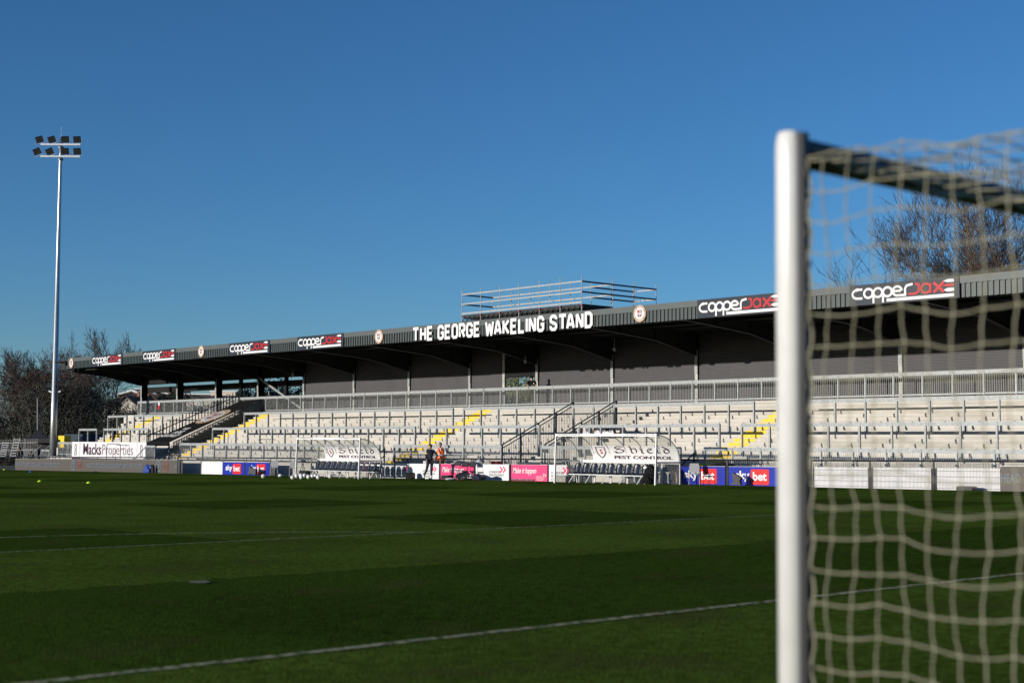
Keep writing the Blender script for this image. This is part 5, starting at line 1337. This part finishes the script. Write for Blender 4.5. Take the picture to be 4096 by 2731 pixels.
# ------------------------------------------------------------------ houses beyond
def house(label, px, py, d, w, dp, eave, ridge, wm, rm, yaw=0, gable_front=True, barge=False, name='house', chimney=True):
    b = far(px, py, d); b.z = -2
    t = thing(name, label, 'house', tuple(b), 'houses beyond the stand')
    X = SR * math.cos(yaw) + SD * math.sin(yaw); Y = -SR * math.sin(yaw) + SD * math.cos(yaw); Q = lambda x, y, z: b + X * x + Y * y + Vector((0, 0, z + 2))
    h = w / 2
    mb = MB()
    if gable_front:
        f = [Q(-h, 0, -2), Q(h, 0, -2), Q(h, 0, eave), Q(0, 0, ridge), Q(-h, 0, eave)]; k = [p + Y * dp for p in f]
    else:
        f = [Q(-h, 0, -2), Q(-h, dp, -2), Q(-h, dp, eave), Q(-h, dp / 2, ridge), Q(-h, 0, eave)]; k = [p + X * w for p in f]
    mb.add(f + k, [(0, 1, 2, 3, 4), (9, 8, 7, 6, 5)] + [(i, (i + 1) % 5, 5 + (i + 1) % 5, 5 + i) for i in range(5)]); mb.build('walls', M[wm], t)
    r = MB(); o = .35
    if gable_front:
        s = (ridge - eave) / h
        for q in (-1, 1):
            pts = [Q(0, -o, ridge + .12), Q(q * (h + o), -o, eave - o * s + .12), Q(q * (h + o), dp + o, eave - o * s + .12), Q(0, dp + o, ridge + .12)]
            r.add(pts + [p + Vector((0, 0, .18)) for p in pts], [(0, 1, 2, 3), (7, 6, 5, 4), (0, 4, 5, 1), (1, 5, 6, 2), (2, 6, 7, 3), (3, 7, 4, 0)])
    else:
        s = (ridge - eave) / (dp / 2)
        for q in (0, 1):
            y0 = -o if q == 0 else dp + o
            pts = [Q(-h - o, dp / 2, ridge + .12), Q(-h - o, y0, eave - o * s + .12), Q(h + o, y0, eave - o * s + .12), Q(h + o, dp / 2, ridge + .12)]
            r.add(pts + [p + Vector((0, 0, .18)) for p in pts], [(0, 1, 2, 3), (7, 6, 5, 4), (0, 4, 5, 1), (1, 5, 6, 2), (2, 6, 7, 3), (3, 7, 4, 0)])
    ro = r.build('roof', M[rm], t)
    if barge and gable_front:
        m = MB(); s = (ridge - eave) / h
        for q in (-1, 1): m.bar(Q(0, -.42, ridge + .22), Q(q * (h + .35), -.42, eave - .35 * s + .22), .12, .32)
        m.build('barge_board', M['white'], ro)
    if chimney:
        c = Q(h * .5, dp * .5, 0); m = MB(); m.box(c.x - .4, c.x + .4, c.y - .4, c.y + .4, eave, ridge + 1.0); m.build('chimney', M['brick'], ro)
    for i in range(max(2, int(w / 3))):
        n_ = max(2, int(w / 3)); x = -h + w * (i + .5) / n_
        if gable_front and abs(x) > h * .75: continue
        z = eave - 1.9; m = MB(); p0 = Q(x - .55, -.05, z)
        m.add([Q(x - .55, -.05, z), Q(x + .55, -.05, z), Q(x + .55, -.05, z + 1.2), Q(x - .55, -.05, z + 1.2), Q(x - .55, .02, z), Q(x + .55, .02, z), Q(x + .55, .02, z + 1.2), Q(x - .55, .02, z + 1.2)],
              [(0, 1, 2, 3), (7, 6, 5, 4), (0, 4, 5, 1), (1, 5, 6, 2), (2, 6, 7, 3), (3, 7, 4, 0)])
        wd = m.build('window', M['window'], t)
        m = MB()
        for q in (-.6, 0, .6): m.bar(Q(x + q, -.09, z - .05), Q(x + q, -.09, z + 1.25), .08, .06)
        for q in (-.03, 1.2): m.bar(Q(x - .62, -.09, z + q), Q(x + .62, -.09, z + q), .06, .08)
        m.build('frame', M['white'], wd)
    return t
zz = lambda py, d, px=600: far(px, py, d).z
house('white half-timbered house with a steep gable, left of the open bays', 500, 1700, 210, 4.0, 9, zz(1632, 210), zz(1588, 210), 'render', 'tile', .0)
house('white gabled house just left of the steep white gable', 462, 1700, 215, 3.4, 9, zz(1622, 215), zz(1600, 215), 'render', 'tile', .2, chimney=False)
house('brick house with white roof edging and the leftmost of the low gables', 524, 1700, 260, 5.0, 12, zz(1583, 260), zz(1567, 260), 'brick', 'tile', 0, True, True)
house('brick house with white roof edging, middle low gable', 573, 1700, 262, 5.0, 12, zz(1583, 262), zz(1568, 262), 'brick', 'tile', 0, True, True)
house('brick house with white roof edging, rightmost low gable', 628, 1700, 264, 5.4, 12, zz(1584, 264), zz(1568, 264), 'brick', 'tile', 0, True, True)
house('long brown tiled roof in front of the low gables', 600, 1700, 235, 9.5, 9, zz(1602, 235), zz(1578, 235), 'brick', 'tile', 0, False)
house('dark gabled house between the two roof columns', 597, 1700, 200, 1.9, 8, zz(1612, 200), zz(1580, 200), 'navy_metal', 'timber', .3, chimney=False)
house('brown roofed house below the pale flat-roofed block', 880, 1700, 190, 9, 9, zz(1598, 190), zz(1585, 190), 'render', 'tile', 0, False, chimney=False)
def block(label, x0, x1, y0, d, wm, storeys=2, grp='flat-roofed blocks beyond the stand'):
    a, b = far(x0, y0, d), far(x1, y0, d); top = a.z; t = thing('apartment_block', label, 'building', (a.x, a.y, -2), grp)
    X = (b - a); X.z = 0; Wd = X.length; X.normalize(); Y = Vector((-X.y, X.x, 0))
    Q = lambda x, y, z: Vector((a.x, a.y, 0)) + X * x + Y * y + Vector((0, 0, z))
    def bx(x0, x1, y0, y1, z0, z1, nm, m, par=t):
        vs = [Q(x, y, z) for z in (z0, z1) for x, y in ((x0, y0), (x1, y0), (x1, y1), (x0, y1))]
        return MB().add(vs, [(3, 2, 1, 0), (4, 5, 6, 7), (0, 1, 5, 4), (1, 2, 6, 5), (2, 3, 7, 6), (3, 0, 4, 7)]).build(nm, M[m], par)
    bx(0, Wd, 0, 10, -3, top, 'walls', wm); bx(-.15, Wd + .15, -.15, 10.1, top, top + .18, 'parapet', 'white')
    n = max(3, int(Wd / 1.6))
    for s in range(storeys):
        for i in range(n):
            x = Wd * (i + .5) / n; z = top - 1.7 - s * 2.8
            w_ = bx(x - .42, x + .42, -.03, .02, z, z + 1.1, 'window', 'window'); bx(x - .05, x + .05, -.06, -.031, z, z + 1.1, 'frame', 'greyprint', w_)
block('cream flat-roofed block seen under the roof left of the banner top', 843, 945, 1566, 230, 'cream_render')
block('small pale block seen between the right columns under the roof', 1055, 1088, 1572, 240, 'cream_render')
block('long dark roofline seen under the roof between the middle open bays', 700, 850, 1577, 260, 'tile')
block('long dark blue flat-roofed building behind the low gables', 540, 720, 1556, 300, 'navy_metal')

# ------------------------------------------------------------------ trees
def bare_tree(seed, h, spread=.55, up=.25, r0=.22, depth=6, fork=3, trunk=.30, stems=1, lat=.6, lr=(.52, .78), gn=.11, twig_r=.012):
    rnd = random.Random(seed); wood = MB(); tw = MB(); leaf = []
    def rdir(d, a):
        o = d.orthogonal().normalized(); o.rotate(Matrix.Rotation(rnd.uniform(0, 6.283), 3, d)); return (d * math.cos(a) + o * math.sin(a)).normalized()
    def br(p, d, L, r, k):
        n = 4 if k > 1 else 3; pts = [p]; q = p.copy(); dd = d.copy(); rs = [r]
        for i in range(n):
            dd = (dd + Vector((rnd.gauss(0, gn), rnd.gauss(0, gn), rnd.gauss(0, gn * .7) + up * .12))).normalized(); q = q + dd * L / n; pts.append(q.copy()); rs.append(max(r * (1 - .5 * (i + 1) / n), twig_r * .7))
        (wood if k >= depth - (3 if stems == 1 else 4) else tw).tube(pts, rs, 6 if k >= depth - 2 else (4 if k > 2 else 3), False)
        if k == 0: leaf.append(q.copy()); return
        for i in range(1, n + 1):
            if k == depth and i < n * .5: continue
            m = (fork if i == n else (1 if rnd.random() < lat else 0))
            for _ in range(m):
                a = rnd.uniform(.25, 1.0) * spread * (1.4 if i < n else 1)
                br(pts[i], rdir(dd, a), L * rnd.uniform(*lr), max(rs[i] * rnd.uniform(.5, .75), twig_r), k - 1)
    for s in range(stems):
        d = Vector((rnd.gauss(0, .22), rnd.gauss(0, .22), 1)).normalized() if stems > 1 else Vector((rnd.gauss(0, .05), rnd.gauss(0, .05), 1)).normalized()
        br(Vector((rnd.uniform(-.3, .3) * (stems > 1), rnd.uniform(-.3, .3) * (stems > 1), 0)), d, h * trunk, r0, depth)
    return wood, tw, leaf
def scaled(mb, k): mb.v = [(x * k, y * k, z * k) for x, y, z in mb.v]; return mb
def tree_proto(name, seed, h, bark, twg, **kw):
    wood, tw, leaf = bare_tree(seed, h, **kw); top = max(v[2] for v in tw.v); k = h / top
    t = thing(name, 'x', 'tree', (0, 0, 0)); scaled(wood, k).build('trunk', M[bark], t); scaled(tw, k).build('crown', M[twg], t)
    return t
tp = [tree_proto('bare_tree', 11, 12, 'bark', 'twig', spread=.85, depth=6, fork=2, trunk=.30, gn=.16, lat=.62, twig_r=.014), tree_proto('bare_tree', 23, 12, 'bark', 'twigred', spread=.9, depth=6, fork=2, trunk=.33, gn=.18, lat=.62, twig_r=.014), tree_proto('bare_tree', 37, 12, 'bark', 'twig', spread=.7, depth=6, fork=2, trunk=.28, up=.5, gn=.14, lat=.68, twig_r=.013)]
used_t = set()
def put_tree(i, px, ytop, d, label, grp='bare trees beyond the far corner', wide=1.):
    b = far(px, ytop, d); top = b.z; b.z = -3.; k = (top + 3.) / 12
    o = tp[i] if i not in used_t else copy_tree(tp[i]); used_t.add(i)
    o.location = b; o.scale = (k * wide, k * wide, k); o.rotation_euler = (0, 0, px * .37); o['label'] = label; o['group'] = grp
for i, px, y, d, l, wd in ((0, 18, 1408, 158, 'bare tree at the very left edge of the picture', 1.), (1, 70, 1412, 165, 'second bare tree from the left edge', 1.), (2, 108, 1390, 150, 'bare tree with a dark rook nest-like clump left of the mast', 1.), (0, 150, 1385, 160, 'third tall bare tree, just left of the mast', 1.), (1, 196, 1372, 152, 'tallest bare tree directly left of the mast', 1.),
                        (2, 240, 1400, 170, 'bare tree immediately right of the mast', 1.), (0, 285, 1402, 175, 'low bare tree above the left end of the roof edge', 1.),
                        (1, 352, 1312, 150, 'slender tall bare tree above the first roof sign', .75), (2, 447, 1298, 150, 'broad tall bare tree above the gap between first and second roof signs', .85), (0, 400, 1395, 168, 'mid-height bare tree between the two tall ones', 1.), (1, 30, 1480, 185, 'farther low bare tree at the left edge', 1.2), (2, 130, 1500, 188, 'farther low bare tree behind the gazebo', 1.2), (0, 330, 1460, 150, 'greenish bare tree under the left end of the roof', 1.2),
                        (1, 505, 1530, 190, 'small bare tree in front of the white gabled house', 1.)):
    put_tree(i, px, y, d, l, wide=wd * .9)
# leafy masses: small leaf cards through the volume
def bush_proto(name, seed, w, h, m, n=5200, leafs=.16, clumps=26):
    rnd = random.Random(seed); mb = MB(); cl = []
    for i in range(clumps):
        a = rnd.uniform(0, 6.283); r = w / 2 * rnd.uniform(.1, .95) ** .6; z = h * rnd.uniform(.08, .92); r *= math.sqrt(max(.08, 1 - (z / h - .35) ** 2 * 1.6)); cl.append((Vector((r * math.cos(a), r * math.sin(a), z)), rnd.uniform(.10, .24) * w))
    for i in range(n):
        c, rr = cl[rnd.randrange(clumps)]; p = c + Vector((rnd.gauss(0, 1), rnd.gauss(0, 1), rnd.gauss(0, .8))).normalized() * rr * rnd.uniform(.3, 1) ** .5
        if p.z < 0: p.z = -p.z * .3
        u = Vector((rnd.gauss(0, 1), rnd.gauss(0, 1), rnd.gauss(0, 1))).normalized(); v = u.orthogonal().normalized(); s = leafs * rnd.uniform(.5, 1.2)
        mb.add([p - u * s, p + v * s * .6, p + u * s, p - v * s * .6], [(0, 1, 2, 3)])
    t = thing(name, 'x', 'tree', (0, 0, 0)); mb.build('crown', M[m], t)
    st_ = MB(); rnd2 = random.Random(seed + 1)
    for c, rr in cl[:14]: st_.tube([(0, 0, 0), tuple(c * .5 + Vector((rnd2.uniform(-.2, .2), 0, .1))), tuple(c)], [.09 * h / 5, .05 * h / 5, .015], 5, False)
    st_.build('trunk', M['bark'], t); return t
bp = [bush_proto('ivy_tree', 3, 7, 6, 'ivy', 13000, .075), bush_proto('ivy_tree', 8, 6, 7, 'ivy', 13000, .075, 30), bush_proto('evergreen_tree', 5, 6, 7, 'evergreen', 12000, .10, 34), bush_proto('spring_tree', 6, 7, 9, 'spring', 15000, .07, 60)]
used_b = set()
def put_bush(i, px, ytop, d, label, w=1., h0=None, grp='leafy trees and thickets beyond the stand', base=-3.):
    b = far(px, ytop, d); top = b.z; b.z = base; k = (top - base) / (6, 7, 7, 9)[i]
    o = bp[i] if i not in used_b else copy_tree(bp[i]); used_b.add(i)
    o.location = b; o.scale = (k * w, k * w, k); o.rotation_euler = (0, 0, px * .21); o['label'] = label; o['group'] = grp
for i, px, y, d, l, w_ in ((0, 5, 1660, 155, 'dark thicket at the left edge behind the ladders', 1.5), (1, 60, 1650, 158, 'dark thicket behind the pale palisade fence', 1.4), (0, 125, 1640, 160, 'dark thicket behind the gazebo roof', 1.5), (1, 190, 1620, 158, 'dark thicket right behind the mast', 1.3), (0, 245, 1540, 150, 'ivy-clad tree right of the mast under the roof end', .8), (1, 300, 1560, 150, 'ivy-clad tree between the mast and the white gables', .75), (0, 360, 1560, 148, 'dark undergrowth left of the white gabled houses', .9), (1, 415, 1590, 146, 'dark undergrowth in front of the white gabled houses', .8),
                      (0, 480, 1640, 143, 'low thicket behind the far end of the top walkway', 1.1), (1, 560, 1640, 142, 'low thicket below the brick houses', 1.2), (0, 650, 1640, 140, 'low thicket seen through the walkway fence, left of the banner', 1.3), (1, 750, 1625, 140, 'low thicket seen through the walkway fence below the cream block', 1.2),
                      (2, 680, 1570, 175, 'round evergreen right of the brick gables', .8), (2, 735, 1600, 180, 'reddish-dark evergreen between brick gables and cream block', 1.5), (2, 1010, 1546, 120, 'dark evergreen between cream block and diagonal brace', .8), (2, 1062, 1568, 122, 'dark evergreen left of the lower diagonal brace end', .6), (2, 1140, 1562, 122, 'dark evergreen crossed by the diagonal brace', .6), (2, 1100, 1592, 125, 'low dark evergreen behind the diagonal brace', .9), (2, 1175, 1540, 115, 'dark evergreen right of the diagonal brace', .8),
                      (3, 2040, 1440, 112, 'golden-green tree seen through the left part of the wall opening', 1.), (3, 2120, 1450, 118, 'golden-green tree behind the person at the wall opening', 1.)):
    put_bush(i, px, y, d, l, w_)
# big bare trees behind the right end of the stand
big = [tree_proto('tall_bare_tree', 51, 14, 'barkgold', 'twig', spread=.62, up=.55, depth=6, fork=2, trunk=.26, stems=3, r0=.24, gn=.14, lat=.50, lr=(.58, .82), twig_r=.010), tree_proto('tall_bare_tree', 77, 14, 'barkgold', 'twig', spread=.58, up=.6, depth=6, fork=2, trunk=.26, stems=3, r0=.24, gn=.14, lat=.52, lr=(.58, .82), twig_r=.010)]
used_g = set()
def put_big(i, px, ytop, d, base, label, w=1.):
    b = far(px, ytop, d); top = b.z; b.z = base; k = (top - base) / 14
    o = big[i] if i not in used_g else copy_tree(big[i]); used_g.add(i)
    o.location = b; o.scale = (k * w, k * w, k); o.rotation_euler = (0, 0, px * .11); o['label'] = label; o['group'] = 'tall bare trees behind the right of the stand'
put_big(0, 3830, 800, 92, 2.5, 'spreading bare tree above the last roof sign', .95); put_big(1, 4010, 590, 88, 1, 'tallest bare tree behind the goal net, right of the spreading one', .85); put_big(0, 4180, 640, 95, 1, 'bare tree cut by the right edge of the picture', .8); put_big(1, 3745, 1000, 95, 3, 'low left branches rising behind the roof beside the goal post', 1.)
